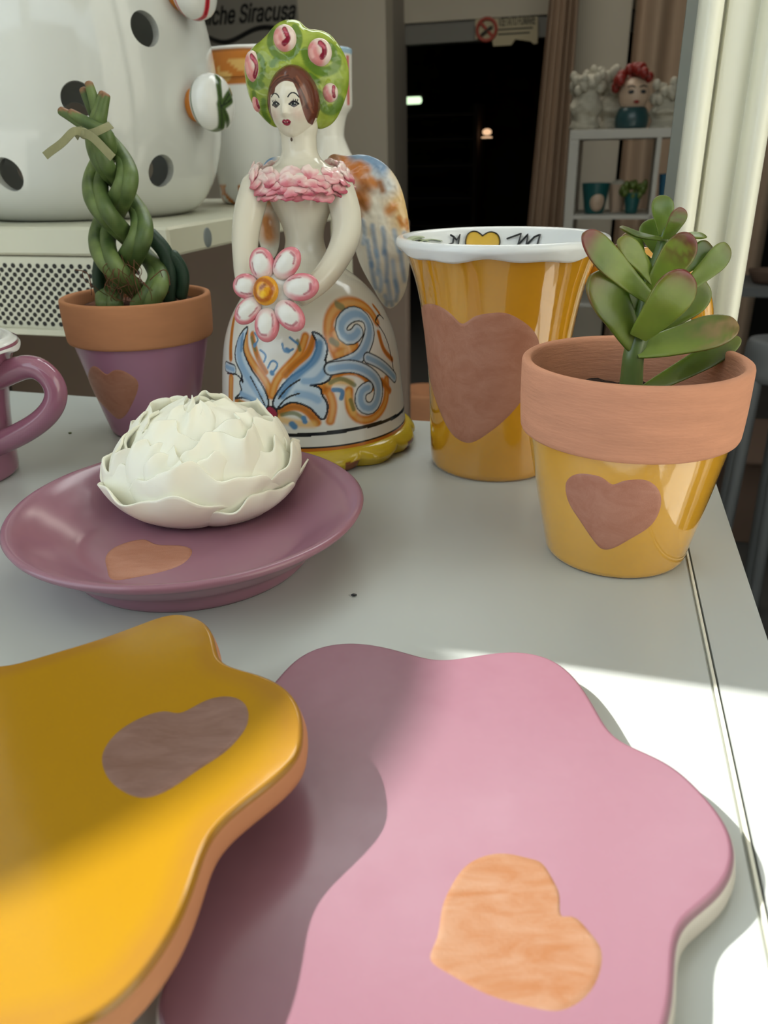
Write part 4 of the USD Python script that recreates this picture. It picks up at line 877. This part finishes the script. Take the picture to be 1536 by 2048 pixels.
# wings
WY = FC[1] + .018
def wing(px, cen, Yc, seed, marks):
    o = [ony(x, y, Yc) for x, y in px]; c0 = ony(*cen, Yc)
    rows, inf = inflate(o, c0, Yc, .0055, .006, 60, 300, 3.)
    v_, f_ = grid(rows, wrap=True)
    bp = np.stack([v_[:, 0], v_[:, 2]], 1)
    cc_ = np.tile(np.array(c(226, 220, 204)), (len(v_), 1))
    def W2(x, y): p = ony(x, y, Yc); return (p[0], p[2])
    for L, w, cl, fac in marks: paint(bp, cc_, [W2(*p) for p in L], w / 3350, cl, soft=1.3, fac=fac)
    v_[:, 1] += noise3(v_, 130., seed) * .003
    obj('wing', (v_, f_), 'ceramic_paint', fig, col=cc_)
mk = [([(760, 330), (790, 380), (808, 440)], 50, OL, .8), ([(740, 330), (775, 370)], 40, BL, .7), ([(700, 312), (735, 315), (765, 335)], 26, BD, .8)]
mk += [([(x, y), (x + dx, y + dy)], w, O_ if k % 3 else OD, .85) for k, (x, y, dx, dy, w) in enumerate([(665, 312, 20, 6, 16), (690, 325, 22, 14, 22), (715, 345, 14, 18, 26), (735, 375, -14, 12, 28), (712, 395, 16, 8, 24), (742, 360, 10, 8, 14), (725, 405, 6, 10, 18), (778, 420, 8, -6, 18), (798, 435, 6, 14, 10), (712, 420, 8, 14, 14), (812, 440, 2, 16, 8), (705, 450, 4, 30, 14), (760, 365, 5, 15, 12), (720, 330, 14, 8, 16)])]
for k, (x, y, ln) in enumerate([(725, 440, 45), (745, 450, 60), (765, 455, 50), (788, 460, 40), (808, 465, 30), (735, 480, 50), (752, 500, 46), (742, 525, 50), (770, 500, 60), (785, 520, 60), (790, 560, 40), (775, 560, 50), (758, 540, 40), (800, 500, 60), (770, 590, 20)]):
    mk.append(([(x, y), (x + 4, y + ln * .5), (x + (9 if k % 2 else 2), y + ln)], 9, BD if k % 3 else B_, .6))
wing([(655, 318), (668, 308), (690, 311), (720, 309), (748, 315), (772, 330), (796, 362), (812, 412), (820, 470), (819, 530), (811, 580), (797, 606), (780, 617), (762, 603), (747, 578), (728, 545), (712, 505), (702, 450), (690, 380), (665, 340)], (755, 440), WY, 3, mk)
wing([(575, 318), (548, 314), (530, 325), (515, 360), (507, 400), (512, 450), (524, 500), (540, 520), (556, 500), (560, 440), (570, 370)], (540, 410), WY, 5, [([(540, 315), (520, 345)], 20, BD, .9), ([(535, 440), (540, 470)], 30, O_, .9), ([(530, 380), (540, 400)], 26, O_, .8)])
obj('crown_spot', ellipsoid(FC + np.array([.0, .0, .0]) + (ony(583, 279, FC[1] - .0105) - FC), (.0006, .0005, .0010)), 'dark_wood', fig, label='small brown fleck on the neck')

# ================================================================== trolley and white ceramics behind
ct = onv(335, 455, .60); UC, ZT = ct @ U, ct[2]
ZT = float(ZT); zb_ = onv(127, 670, .60)[2]; zr_ = onv(60, 511, .60)[2]
tr = thing('trolley', 'cream metal trolley with a perforated front panel behind the mauve pot', 'trolley', uv(UC - .35, .83, FZ))
UL = -1.02
obj('top_tray', rbox(UL, .60, zr_, UC, 1.09, ZT, .003), 'cart_cream', tr, smooth=30)
obj('front_panel', rbox(UL, .603, zb_, UC - .012, .609, zr_ - .0012, .001), 'cart_cream', tr, smooth=30)
obj('bottom_lip', rbox(UL, .598, zb_ - .001, UC - .012, .612, zb_ + .0045, .001), 'cart_cream', tr, smooth=30)
hv = trimesh.creation.cylinder(radius=.0021, height=.0012, sections=10)
hvv, hff = np.array(hv.vertices)[:, [0, 2, 1]], np.array(hv.faces)[:, ::-1]
z0p, z1p = onv(60, 652, .60)[2], onv(60, 528, .60)[2]
dots, nrow = [], 14
pu = .0085
for k in range(nrow):
    z = z0p + (z1p - z0p) * (k + .5) / nrow
    for j in range(40):
        u_ = UC - .035 - (j + .5 * (k % 2)) * pu
        q = hvv + np.array([u_, .6032, z]); dots.append(in_room((q, hff)))
obj('perforation', join(*dots), 'hole_dark', tr, smooth=False, kind='stuff', label='rows of small near-black discs in place of the dark holes')  # discs on the panel face, shade of the holes put into their colour
obj('leg', rbox(UC - .022, 1.06, FZ, UC, 1.085, zr_, .002), 'cart_cream', tr, smooth=30)
obj('leg', rbox(UL, 1.06, FZ, UL + .022, 1.085, zr_, .002), 'cart_cream', tr, smooth=30)
obj('leg', rbox(UL, .615, FZ, UL + .022, .64, zr_, .002), 'cart_cream', tr, smooth=30)
obj('leg', rbox(UC - .055, .615, FZ, UC - .033, .64, zr_, .002), 'cart_cream', tr, smooth=30)
d = ray(415, 475); sc_p = CAM + d * ((UC) / (d @ U))
obj('screw', ellipsoid(sc_p, (.002, .0075, .0085), np.array([U, V, [0, 0, 1.]])), 'screw_grey', tr, label='round grey screw cap on the side rail')
UB = onv(815, 700, 1.12) @ U
obj('back_counter', rbox(-1.0, 1.12, FZ, UB, 1.14, ZT - .03, .004), 'counter_brown', smooth=30, label='dark brown wooden counter behind the trolley', cat='counter')

# perforated barrel vase
VB = uv(-.518, .748, ZT); VS = .905
vp = profile([(.001, .0), (.100, .0), (.112, .003), (.128, .016), (.142, .040), (.1505, .075), (.152, .105), (.149, .145), (.141, .185), (.128, .225), (.108, .258), (.085, .280), (.072, .288), (.070, .300), (.076, .312)], 70) * np.array([VS, 1.])
vi = np.array([(max(r - .009, .0005), z + (.009 if i < 6 else 0)) for i, (r, z) in enumerate(vp)])
cs = m3.CrossSection([np.vstack([vp, [[.068, .312]], vi[::-1][1:], ])], m3.FillRule.NonZero) if False else m3.CrossSection([np.vstack([[(0., 0.)], vp[1:], [(.056, .312)], np.array([(max(r - .009, .0), max(z, .009)) for r, z in vp[1:-2]][::-1]), [(0., .009)]])])
body = m3.Manifold.revolve(cs, 180)
fa = math.atan2(-VB[1], -VB[0]) + math.radians(.8)                    # direction towards the camera
cols = []
for row, (z, sh) in enumerate(((.151, 28), (.097, 0), (.041, 29), (.210, 0))):
    for k_ in range(6):
        a = fa + math.radians(60 * k_ + sh)
        cyl = m3.Manifold.cylinder(.12, .0135, .0135, 36).rotate([0, 90, 0]).translate([.09, 0, 0]).rotate([0, 0, math.degrees(a)]).translate([0, 0, z])
        body = body - cyl
wv = thing('perforated_vase', 'large white glazed barrel vase with round holes standing on the trolley', 'vase', VB)
bm = body.to_mesh(); bv = np.array(bm.vert_properties[:, :3]) + VB
obj('unseen_lid', lathe(profile([(.001, .30), (.06, .30), (.062, .304), (.05, .318), (.015, .335), (.012, .35), (.001, .352)], 30), 48, VB), 'ceramic_white', wv)  # out of view, closes the vase top so its holes look dark
obj('vessel', (bv, np.array(bm.tri_verts)), 'ceramic_white', wv, smooth=35)
def knob(px, py, a_deg, colr, stripe):
    a = fa + math.radians(a_deg); ax = np.array([math.cos(a), math.sin(a), .05]); ax /= np.linalg.norm(ax)
    z = onv(px, py, .72)[2] - VB[2]
    rv = float(np.interp(z, vp[:, 1], vp[:, 0]))
    o = VB + np.array([math.cos(a) * rv, math.sin(a) * rv, z])
    s1 = np.cross(ax, [0, 0, 1.]); s1 /= np.linalg.norm(s1); s2 = np.cross(s1, ax)
    pr = profile([(.012, -.004), (.0145, .003), (.0145, .006), (.019, .0085), (.0225, .014), (.0238, .020), (.0225, .027), (.016, .0325), (.008, .0352), (.0005, .0356)], 60)
    t_ = np.linspace(0, 2 * np.pi, 120, endpoint=False)
    P = o + pr[:, 1][:, None, None] * ax + pr[:, 0][:, None, None] * (s1 * np.cos(t_)[:, None] + s2 * np.sin(t_)[:, None])
    v_, f_ = grid(P, wrap=True, flip=True)
    cc_ = np.tile(np.array((.68, .68, .64)), (len(v_), 1)); hgt = (v_ - o) @ ax
    cc_[hgt < .0072] = O_
    q = np.stack([(v_ - o) @ s1, (v_ - o) @ s2], 1) * np.where(hgt > .0165, 1, 9)[:, None]
    cc_[(hgt > .0105) & (hgt < .0130)] = colr
    for L, w in stripe: paint(q, cc_, np.array(L), w, colr, soft=.4); 
    for L, w in stripe: paint(q, cc_, np.array(L), w * .25, K_, soft=.4, fac=.6)
    obj('knob', (v_, f_), 'ceramic_paint', wv, col=cc_, label='white painted knob plugged into the vase')
knob(430, 207, 47, np.array(c(72, 92, 48)), [([(-.004, .024), (.006, .014), (.010, -.002)], .006), ([(-.018, .010), (-.006, .006), (.006, -.002)], .007), ([(-.008, .002), (.002, -.002), (.009, -.004)], .007), ([(.004, -.022), (.008, -.012), (.010, -.003)], .008), ([(-.004, -.018), (.004, -.01), (.009, -.004)], .006)])
knob(425, -28, 48, np.array(c(190, 40, 52)), [([(.0, .02), (.004, .0), (.002, -.024)], .006)])
# jar with orange rim behind
JB = uv(onv(520, 300, .95) @ U + .0, .97, ZT)
jt = onv(520, 100, .95)[2] - ZT
jp = profile([(.001, 0), (.050, 0), (.058, .004), (.062, .03), (.068, jt * .5), (.072, jt * .85), (.074, jt - .03), (.0745, jt - .006), (.073, jt), (.069, jt - .002), (.068, jt - .02), (.06, jt * .6), (.001, jt * .55)], 160)
v_, f_ = lathe(jp, 128, JB); cc_ = np.tile(np.array((.86, .87, .84)), (len(v_), 1)); hgt = v_[:, 2] - JB[2]
cc_[(hgt > jt - .036) & (hgt < jt - .004)] = O_; n1 = noise3(v_, 60., 3); cc_[(hgt > jt - .034) & (hgt < jt - .014) & (n1 > .02)] = OL
cc_[(hgt > jt - .0045) & (hgt < jt - .002)] = OD; cc_[(hgt < .022) & (n1 > 0.02)] = O_
obj('jar', (v_, f_), 'ceramic_paint', col=cc_, label='white jar with an orange painted band round its rim behind the figurine', cat='jar')
# slim white vase with blue lip behind the bonnet
VV = .90
def sz(y): return onv(660, y, VV)[2]
def sr(px): return abs((onv(px, 200, VV) - onv(652, 200, VV)) @ U)
SB = uv(onv(652, 200, VV) @ U, VV, ZT)
spf = [(.001, 0), (.036, 0), (.040, .004), (.042, .03), (.036, sz(340) - ZT), (sr(690), sz(292) - ZT), (sr(684), sz(270) - ZT), (sr(690), sz(235) - ZT), (sr(702), sz(212) - ZT), (sr(703), sz(160) - ZT), (sr(704), sz(112) - ZT), (sr(705), sz(101) - ZT), (sr(700), sz(97) - ZT), (sr(692), sz(100) - ZT), (.01, sz(140) - ZT), (.001, sz(142) - ZT)]
spf = [(r, z) for i, (r, z) in enumerate(spf)]
v_, f_ = lathe(profile(spf, 150), 96, SB); cc_ = np.tile(np.array((.70, .68, .61)), (len(v_), 1)); hgt = v_[:, 2]
cc_[hgt > sz(112)] = np.array(c(150, 178, 196))
an = np.arctan2((v_ - SB) @ V, (v_ - SB) @ U); cc_[(np.abs(an + .25) < .12) & (hgt < sz(114)) & (hgt > sz(214))] = np.array(c(190, 110, 104))
obj('slim_vase', (v_, f_), 'ceramic_paint', col=cc_, label='slim white vase with pale blue lip and red stripe behind the bonnet', cat='vase')

# ================================================================== cream door frame post by the table
fr = thing('door_post', 'tall cream metal door post with rounded ribs standing behind the table corner', 'door frame', uv(.055, .56, FZ))
def ext(poly, z0=FZ, z1=1.25):
    p = np.array(poly); m_ = trimesh.creation.extrude_polygon(Polygon(p), z1 - z0); v_ = np.array(m_.vertices); v_[:, 2] += z0
    return in_room((v_, np.array(m_.faces)))
f0 = .548
rib = [(.0335, .574), (.0335, .556)] + [(.0402 - .0067 * math.cos(a), .552 - .010 * math.sin(a)) for a in np.linspace(0, math.pi, 14)] + [(.0469, .556), (.0469, .574)]
obj('rib', ext(rib), 'frame_cream', fr, smooth=40)
main = [(.0469, .574), (.0469, .558), (.0482, .5585), (.0495, .5535), (.052, .5525), (.060, .5535), (.0645, .558), (.0665, .559), (.068, .5545)] + [(.0745 - .0065 * math.cos(a), .5545 - .010 * math.sin(a)) for a in np.linspace(.2, math.pi, 14)] + [(.081, .574)]
obj('casing', ext(main), 'frame_cream', fr, smooth=40)
obj('seal', ext([(.0275, .572), (.0275, .566), (.0335, .562), (.0335, .572)]), 'frame_grey', fr, smooth=False, label='grey seal strip along the frame')

# ================================================================== the shop behind
# poster with lettering
pu1 = onv(598, 60, 4.6) @ U; pz0, pz1 = onv(500, 135, 4.58)[2], 1.45
ps_ = thing('poster', 'grey poster with black brush lettering on the back wall', 'poster', uv(pu1 - .6, 4.58, pz0))
obj('sheet', rbox(pu1 - 1.25, 4.585, pz0, pu1, 4.599, pz1), 'poster', ps_, smooth=False)
tm = meshkit.text_mesh('Ceramiche Siracusa', .082, .004, bold=True); tv = np.array(tm.vertices)
tv[:, 0] += tv[:, 1] * .35; width_ = tv[:, 0].max()
kx = .985 * (onv(598, 40, 4.58) @ U - onv(478, 40, 4.58) @ U) / (width_ * .44)
zb0 = onv(540, 41, 4.58)[2]
tv = np.stack([pu1 - .004 + (tv[:, 0] - width_) * kx, 4.584 - tv[:, 2], zb0 + tv[:, 1]], 1)
obj('lettering', in_room((tv, np.array(tm.faces))), 'black_paint', ps_, smooth=False)
wl = [onv(x, y, 4.58) for x, y in [(360, 60), (410, 72), (445, 84), (475, 76), (505, 60), (535, 54), (570, 60)]]
obj('wave_stroke', tube(wl, .011, 8, 40, flat=1), 'black_paint', ps_)
# no smoking sign
sg = thing('no_smoking_sign', 'torn cream no smoking notice hanging over the dark doorway', 'sign', onv(1010, 60, 4.97))
def sp(x, y, v=4.97): q = onv(x, y, v); return (q @ U, q[2])
out = [sp(950, 38), sp(1075, 32), sp(1075, 86), sp(1068, 88), (sp(1060, 82)), sp(1030, 78), sp(1022, 90), sp(986, 92), sp(984, 78), sp(950, 78)]
pm = trimesh.creation.extrude_polygon(Polygon(out), .006); q = np.array(pm.vertices)
obj('sheet', in_room((np.stack([q[:, 0], 4.985 - q[:, 2], q[:, 1]], 1), np.array(pm.faces))), 'sign_cream', sg, smooth=False)
ccn = sp(973, 59); rr = abs(sp(992, 59)[0] - ccn[0])
ring = tube([uv(ccn[0] + rr * math.cos(a), 4.975, ccn[1] + rr * math.sin(a)) for a in np.linspace(0, 2 * np.pi, 40)], .0095, 8)
slash = tube([uv(ccn[0] - rr * .7, 4.975, ccn[1] + rr * .7), uv(ccn[0] + rr * .7, 4.975, ccn[1] - rr * .7)], .0085, 8, 6)
obj('prohibition_ring', join(ring, slash), 'sign_red', sg, label='red prohibition ring with slash')
obj('cigarette', tube([uv(ccn[0] - rr * .5, 4.972, ccn[1] - rr * .45), uv(ccn[0] + rr * .5, 4.972, ccn[1] + rr * .2)], .009, 8, 6), 'sign_ink', sg)
tm = meshkit.text_mesh('VIETATO FUMARE', .040, .002, bold=True); tv = np.array(tm.vertices); kx = (sp(1070, 45)[0] - sp(996, 45)[0]) / tv[:, 0].max()
x0, z0 = sp(996, 52); tv = np.stack([x0 + tv[:, 0] * kx, 4.977 - tv[:, 2], z0 + tv[:, 1]], 1)
obj('lettering', in_room((tv, np.array(tm.faces))), 'sign_ink', sg, smooth=False)
lines = [rbox(x0, 4.976, z0 - .02 - .022 * k_, x0 + (sp(1066, 45)[0] - x0) * (1 - .08 * (k_ % 2)), 4.979, z0 - .013 - .022 * k_) for k_ in range(2)]
obj('small_print', join(*lines), 'sign_ink', sg, smooth=False, kind='stuff')
# curtains
def curtain(name, label, top0, top1, bot0, bot1, v, z_top, z_bot, folds, depth=.03):
    n, m_ = 120, 24; s = np.linspace(0, 1, n); t = np.linspace(0, 1, m_)
    L = np.array([[(bot0 + (top0 - bot0) * k) for k in t], [(bot1 + (top1 - bot1) * k) for k in t]])
    P, Bk = [], []
    for j, k in enumerate(t):
        u_ = L[0][j] + (L[1][j] - L[0][j]) * s; vv = v + depth * np.sin(s * folds * 2 * np.pi + .4 * np.sin(s * 9)) + .01 * np.sin(s * 23)
        z = z_bot + (z_top - z_bot) * k
        P.append(u_[:, None] * U + vv[:, None] * V + np.array([0, 0, z])); Bk.append(u_[:, None] * U + (vv[:, None] + .006) * V + np.array([0, 0, z]))
    a, b = grid(np.array(P)), grid(np.array(Bk), flip=True)
    obj(name, join(a, b), 'curtain', label=label, cat='curtain')
def cu(x, y, v): return onv(x, y, v) @ U
v1 = 4.55; zt, zl = onv(1100, 0, v1)[2] + .35, onv(1100, 460, v1)[2]
ext_ = lambda x0, x1, v: (cu(x0, 0, v), cu(x1, 460, v))
a0, a1 = cu(1105, 0, v1), cu(1050, 455, v1); b0_, b1_ = cu(1158, 0, v1), cu(1126, 455, v1)
kk = (zl - FZ) / (zt - .35 - zl)
curtain('curtain', 'brown curtain hanging beside the dark doorway', a0, b0_, a1 + (a1 - a0) * kk * .4, b1_ + (b1_ - b0_) * kk * .4, v1, zt, FZ + .03, 5)
a0 = cu(1259, 150, 4.62)
curtain('curtain', 'brown curtain hanging behind the white shelf unit and door post', a0, a0 + .75, a0, a0 + .75, 4.62, zt, FZ + .03, 5, .035)
# shelf unit
SV = 3.0
def su(x, y): q = onv(x, y, SV); return q @ U
def szz(x, y): return onv(x, y, SV)[2]
zt1, zt0 = szz(1240, 258), szz(1240, 277); zl1, zl0 = szz(1220, 430), szz(1220, 438)
ua, ub = su(1134, 350), su(1134, 350) + .50
un = thing('shelf_unit', 'white open shelf unit with pottery on it, in the shop', 'shelf', uv(ua + .3, SV + .15, FZ))
th_ = su(1153, 350) - su(1134, 350)
obj('top_board', rbox(ua, SV, zt0, ub, SV + .32, zt1, .002), 'shelf_white', un, smooth=30)
obj('side_panel', rbox(ua, SV, FZ, ua + th_, SV + .32, zt0, .002), 'shelf_white', un, smooth=30)
obj('side_panel', rbox(ub - th_, SV, FZ, ub, SV + .32, zt0, .002), 'shelf_white', un, smooth=30)
um = su(1311, 350)
obj('divider', rbox(um - .0075, SV, FZ, um + .0075, SV + .32, zt0, .001), 'shelf_white', un, smooth=30)
for zz in (zl1, zl1 - .30, zl1 - .60): obj('shelf_board', rbox(ua + th_, SV, zz - .014, ub - th_, SV + .32, zz, .001), 'shelf_white', un, smooth=30)
PXS = SV / FPX / .97
def lump(cen, rs, seed, n=60, amp=.18):
    v_, f_ = ellipsoid((0, 0, 0), rs, n=40, m=28); d_ = noise3(v_ / max(rs), 3.2, seed)[:, None]
    return v_ * (1 + amp * 2.2 * d_) + cen, f_
def ruffled(name, label, px, ytop, ybase, wpx, v, zfloor, seed, m='bisque', cat='figurine'):
    """bisque figure: stacked lobed shapes with a crown of small leaves"""
    b = uv(onv(px, 250, v) @ U, v, zfloor); hgt = onv(px, ytop, v)[2] - zfloor; w = wpx * v / FPX / 2
    t = thing(name, label, cat, b); r_ = np.random.default_rng(seed)
    pr = profile([(.001, 0), (w * .75, 0), (w * .85, hgt * .05), (w * .68, hgt * .18), (w * .9, hgt * .35), (w * .72, hgt * .52), (w * .62, hgt * .62), (w * .8, hgt * .74), (w * .55, hgt * .86), (.001, hgt * .9)], 60)
    v_, f_ = lathe(pr, 64, b); v_ = v_ + noise3(v_, 40., seed)[:, None] * np.array([1, 1, .3]) * .022
    obj('body', (v_, f_), m, t)
    cr = []
    for k_ in range(26):
        a = r_.uniform(0, 2 * np.pi); zz = hgt * r_.uniform(.62, .97); q = b + np.array([w * .8 * math.cos(a), w * .8 * math.sin(a), zz]) 
        cr.append(ellipsoid(q, (w * .22, w * .22, w * .28), n=12, m=8))
    obj('leaf_crown', join(*cr), m, t)
    return t, b, hgt, w
ruffled('bisque_figurine', 'unglazed cream ruffled figurine on the shelf unit next to the curtain', 1170, 135, 256, 62, SV + .10, zt1, 11)
ruffled('bisque_figurine', 'tall unglazed cream figurine behind the red-haired head vase', 1232, 140, 256, 78, SV + .22, zt1, 12)
ruffled('bisque_figurine', 'unglazed cream figurine on the shelf unit close to the door post', 1330, 165, 256, 64, SV + .12, zt1, 13)
hvx, hvv_ = 1262, SV + .08
hb = uv(onv(hvx, 250, hvv_) @ U, hvv_, zt1); k_ = hvv_ / FPX
hd = thing('head_vase', 'small head vase with red flower hair and dark green collar', 'vase', hb)
obj('collar', lathe(profile([(.001, 0), (24 * k_, 0), (27 * k_, 4 * k_), (28 * k_, 15 * k_), (25 * k_, 28 * k_), (20 * k_, 34 * k_), (.001, 34 * k_)], 40), 48, hb), 'dark_teal', hd)
obj('face', ellipsoid(hb + np.array([0, 0, 52 * k_]), (25 * k_, 25 * k_, 28 * k_), n=36, m=24), 'skin_paint', hd)
rr_ = np.random.default_rng(5); cr = []
for i in range(34):
    a = rr_.uniform(0, 2 * np.pi); e = rr_.uniform(.1, 1.5); dr = np.array([math.cos(a) * math.cos(e), math.sin(a) * math.cos(e), math.sin(e)])
    if dr[1] < -.55 and e < .75: continue
    cr.append(ellipsoid(hb + np.array([0, 0, 60 * k_]) + dr * 33 * k_, (8 * k_, 8 * k_, 9 * k_), n=12, m=8))
obj('flower_hair', join(*cr), 'red_paint', hd)
for s in (-1, 1):
    obj('eye', ellipsoid(hb + np.array([s * 10 * k_ - .004, -23.5 * k_, 56 * k_]), (5 * k_, 2.4 * k_, 3 * k_), n=16, m=10), 'black_paint', hd)
    obj('brow', tube([hb + np.array([s * 10 * k_ - .004 + q * k_, -23 * k_, (63 + 2 * (1 - abs(q) / 6)) * k_]) for q in (-6, 0, 6)], .8 * k_ * 1.2, 6, 8), 'black_paint', hd)
obj('mouth', ellipsoid(hb + np.array([-.004, -25 * k_, 41 * k_]), (5 * k_, 2 * k_, 2.5 * k_), n=16, m=10), 'red_paint', hd)
# lower shelf
def small_vase(name, label, px, ytop, wpx, v, m, parts):
    b = uv(onv(px, 420, v) @ U, v, zl1); hgt = onv(px, ytop, v)[2] - zl1; w = wpx * v / FPX / 2
    t = thing(name, label, 'vase', b)
    obj('body', lathe(profile([(.001, 0), (w * .6, 0), (w * .66, hgt * .05), (w * .8, hgt * .4), (w * .92, hgt * .75), (w, hgt), (w * .9, hgt), (w * .8, hgt * .8), (.001, hgt * .7)], 50), 48, b), m, t)
    for nm, mm, msh in parts(b, hgt, w): obj(nm, msh, mm, t)
small_vase('face_vase', 'teal head-shaped vase with a pale face on the lower shelf', 1188, 366, 50, SV + .08, 'teal_paint', lambda b, h_, w: [('face', 'skin_paint', ellipsoid(b + np.array([0, -w * .55, h_ * .42]), (w * .52, w * .45, h_ * .36), n=28, m=18)), ('nose', 'skin_paint', ellipsoid(b + np.array([0, -w * 1.0, h_ * .40]), (w * .09, w * .1, h_ * .08), n=12, m=8))])
small_vase('face_vase', 'dusky pink head-shaped vase behind on the lower shelf', 1232, 368, 34, SV + .16, 'skin_paint', lambda b, h_, w: [('hair', 'bisque', lump(b + np.array([0, 0, h_ * .95]), (w * .8, w * .8, h_ * .2), 8))])
small_vase('teal_vase', 'teal vase with green foliage on the lower shelf', 1262, 386, 30, SV + .08, 'teal_paint', lambda b, h_, w: [('foliage', 'green_paint', join(*[ellipsoid(b + np.array([rr_.uniform(-1.5, 1.5) * w, rr_.uniform(-.8, .8) * w, h_ * rr_.uniform(.9, 1.45)]), (w * .35, w * .3, w * .45), n=10, m=7) for _ in range(26)]))])
small_vase('blue_vase', 'dark blue vase on the lower shelf beyond the divider', 1326, 350, 26, SV + .1, 'blue_paint', lambda b, h_, w: [('lip', 'blue_paint', lathe([(w, h_), (w * 1.06, h_ * 1.02), (w * .95, h_ * 1.03), (w * .85, h_ * .98)], 40, b))])
# lamps and shelving in the dark room
lp = thing('strip_lamp', 'greenish strip lamp glowing in the dark room', 'lamp', onv(825, 201, 7.2))
q = onv(825, 201, 7.2); obj('tube', tube([q - U * .13, q + U * .06], .028, 12, 8), 'lamp_green', lp); obj('housing', in_room(box(q @ U - .16, 7.17, q[2] + .028, q @ U + .09, 7.25, q[2] + .06)), 'dark_wood', lp, smooth=False)
lp = thing('spot_lamp', 'small warm lamp glowing deep in the dark room', 'lamp', onv(974, 264, 8.0))
q = onv(974, 264, 8.0); obj('bulb', ellipsoid(q, (.042, .03, .028)), 'lamp_warm', lp); obj('ring', lathe([(.045, -.04), (.05, -.045), (.05, -.05), (.04, -.05)], 24, q), 'lamp_warm', lp)
dsh = thing('dark_shelving', 'dim wooden shelving with goods in the dark room', 'shelf', onv(875, 400, 7.9))
us0, us1 = onv(810, 300, 7.9) @ U - .3, onv(945, 300, 7.9) @ U
for y in (228, 277, 330, 395, 450): z = onv(870, y, 7.9)[2]; obj('shelf_board', rbox(us0, 7.9, z - .02, us1, 8.3, z), 'dark_wood', dsh, smooth=False)
obj('side_panel', rbox(us1, 7.9, FZ, us1 + .04, 8.3, .6), 'dark_wood', dsh, smooth=False)
# beyond the door post
st_ = thing('stool', 'grey padded stool with pale legs on the dark floor beyond the door post', 'stool', onv(1545, 960, 1.9) * np.array([1, 1, 0]) + np.array([0, 0, FZ]))
sv = 1.9; q = onv(1548, 715, sv); rs = abs((onv(1548, 715, sv) - onv(1488, 715, sv)) @ U)
obj('seat', lathe(profile([(.001, -.05), (rs * .9, -.05), (rs, -.03), (rs, .02), (rs * .9, .04), (.001, .045)], 30), 48, q), 'stool_grey', st_)
for dx, dy in ((-.7, -.7), (.7, -.7), (-.7, .7), (.7, .7)):
    a = q + U * rs * dx * .8 + V * rs * dy * .8 - np.array([0, 0, .05]); b = q + U * rs * dx * 1.15 + V * rs * dy * 1.15; b[2] = FZ
    obj('leg', tube([a, (a + b) / 2, b], .014, 10, 12), 'stool_grey', st_)
q = onv(1500, 930, 2.3); cb = thing('cardboard_box', 'brown cardboard box on the dark floor beyond the table edge', 'box', np.array([q[0], q[1], FZ]))
uq = q @ U; obj('carton', rbox(uq - .05, 2.3, FZ, uq + .4, 2.7, q[2] + .02, .004), 'cardboard', cb, smooth=30)
obj('flap', rbox(uq - .06, 2.25, q[2] + .02, uq + .41, 2.48, q[2] + .028), 'cardboard', cb, smooth=False)
q = onv(1500, 575, 2.8); uq = q @ U; sh2 = thing('side_shelf', 'dim shelf with small goods seen beyond the door post', 'shelf', uv(uq + .3, 2.9, FZ))
obj('shelf_board', rbox(uq - .02, 2.8, q[2] - .03, uq + .7, 3.1, q[2]), 'stool_grey', sh2, smooth=False)
obj('side_panel', rbox(uq + .68, 2.8, FZ, uq + .7, 3.1, q[2] + .5), 'stool_grey', sh2, smooth=False); obj('side_panel', rbox(uq - .02, 3.08, FZ, uq + .02, 3.1, q[2] - .03), 'stool_grey', sh2, smooth=False)
for i in range(1):
    b = uv(uq + .06 + .15 * i, 2.9, q[2]); obj('shell_dish', lathe(profile([(.001, 0), (.03, 0), (.055, .03), (.06, .045), (.05, .04), (.001, .01)], 20), 28, b), 'cardboard', label=f'brown shallow dish on the dim shelf beyond the door post', cat='dish')
q = onv(848, 815, 2.4); tp = thing('terracotta_jar', 'terracotta jar on the floor seen between figurine and yellow mug', 'jar', np.array([q[0], q[1], FZ]))
hh = q[2] + .06 - FZ
obj('jar_body', lathe(profile([(.001, 0), (.08, 0), (.12, hh * .3), (.13, hh * .6), (.10, hh * .9), (.08, hh), (.07, hh), (.001, hh * .9)], 40), 48, np.array([q[0], q[1], FZ])), 'terracotta_orange', tp)

for nm, x, y, m in (('dark', 708, 1190, 'black_paint'), ('green', 140, 866, 'green_paint')):
    p = onz(x, y, .0006); obj('crumb', lump(p, (.0011, .0006, .0006), 3, amp=.4), m, label=f'tiny {nm} crumb lying on the bare white table', cat='crumb')
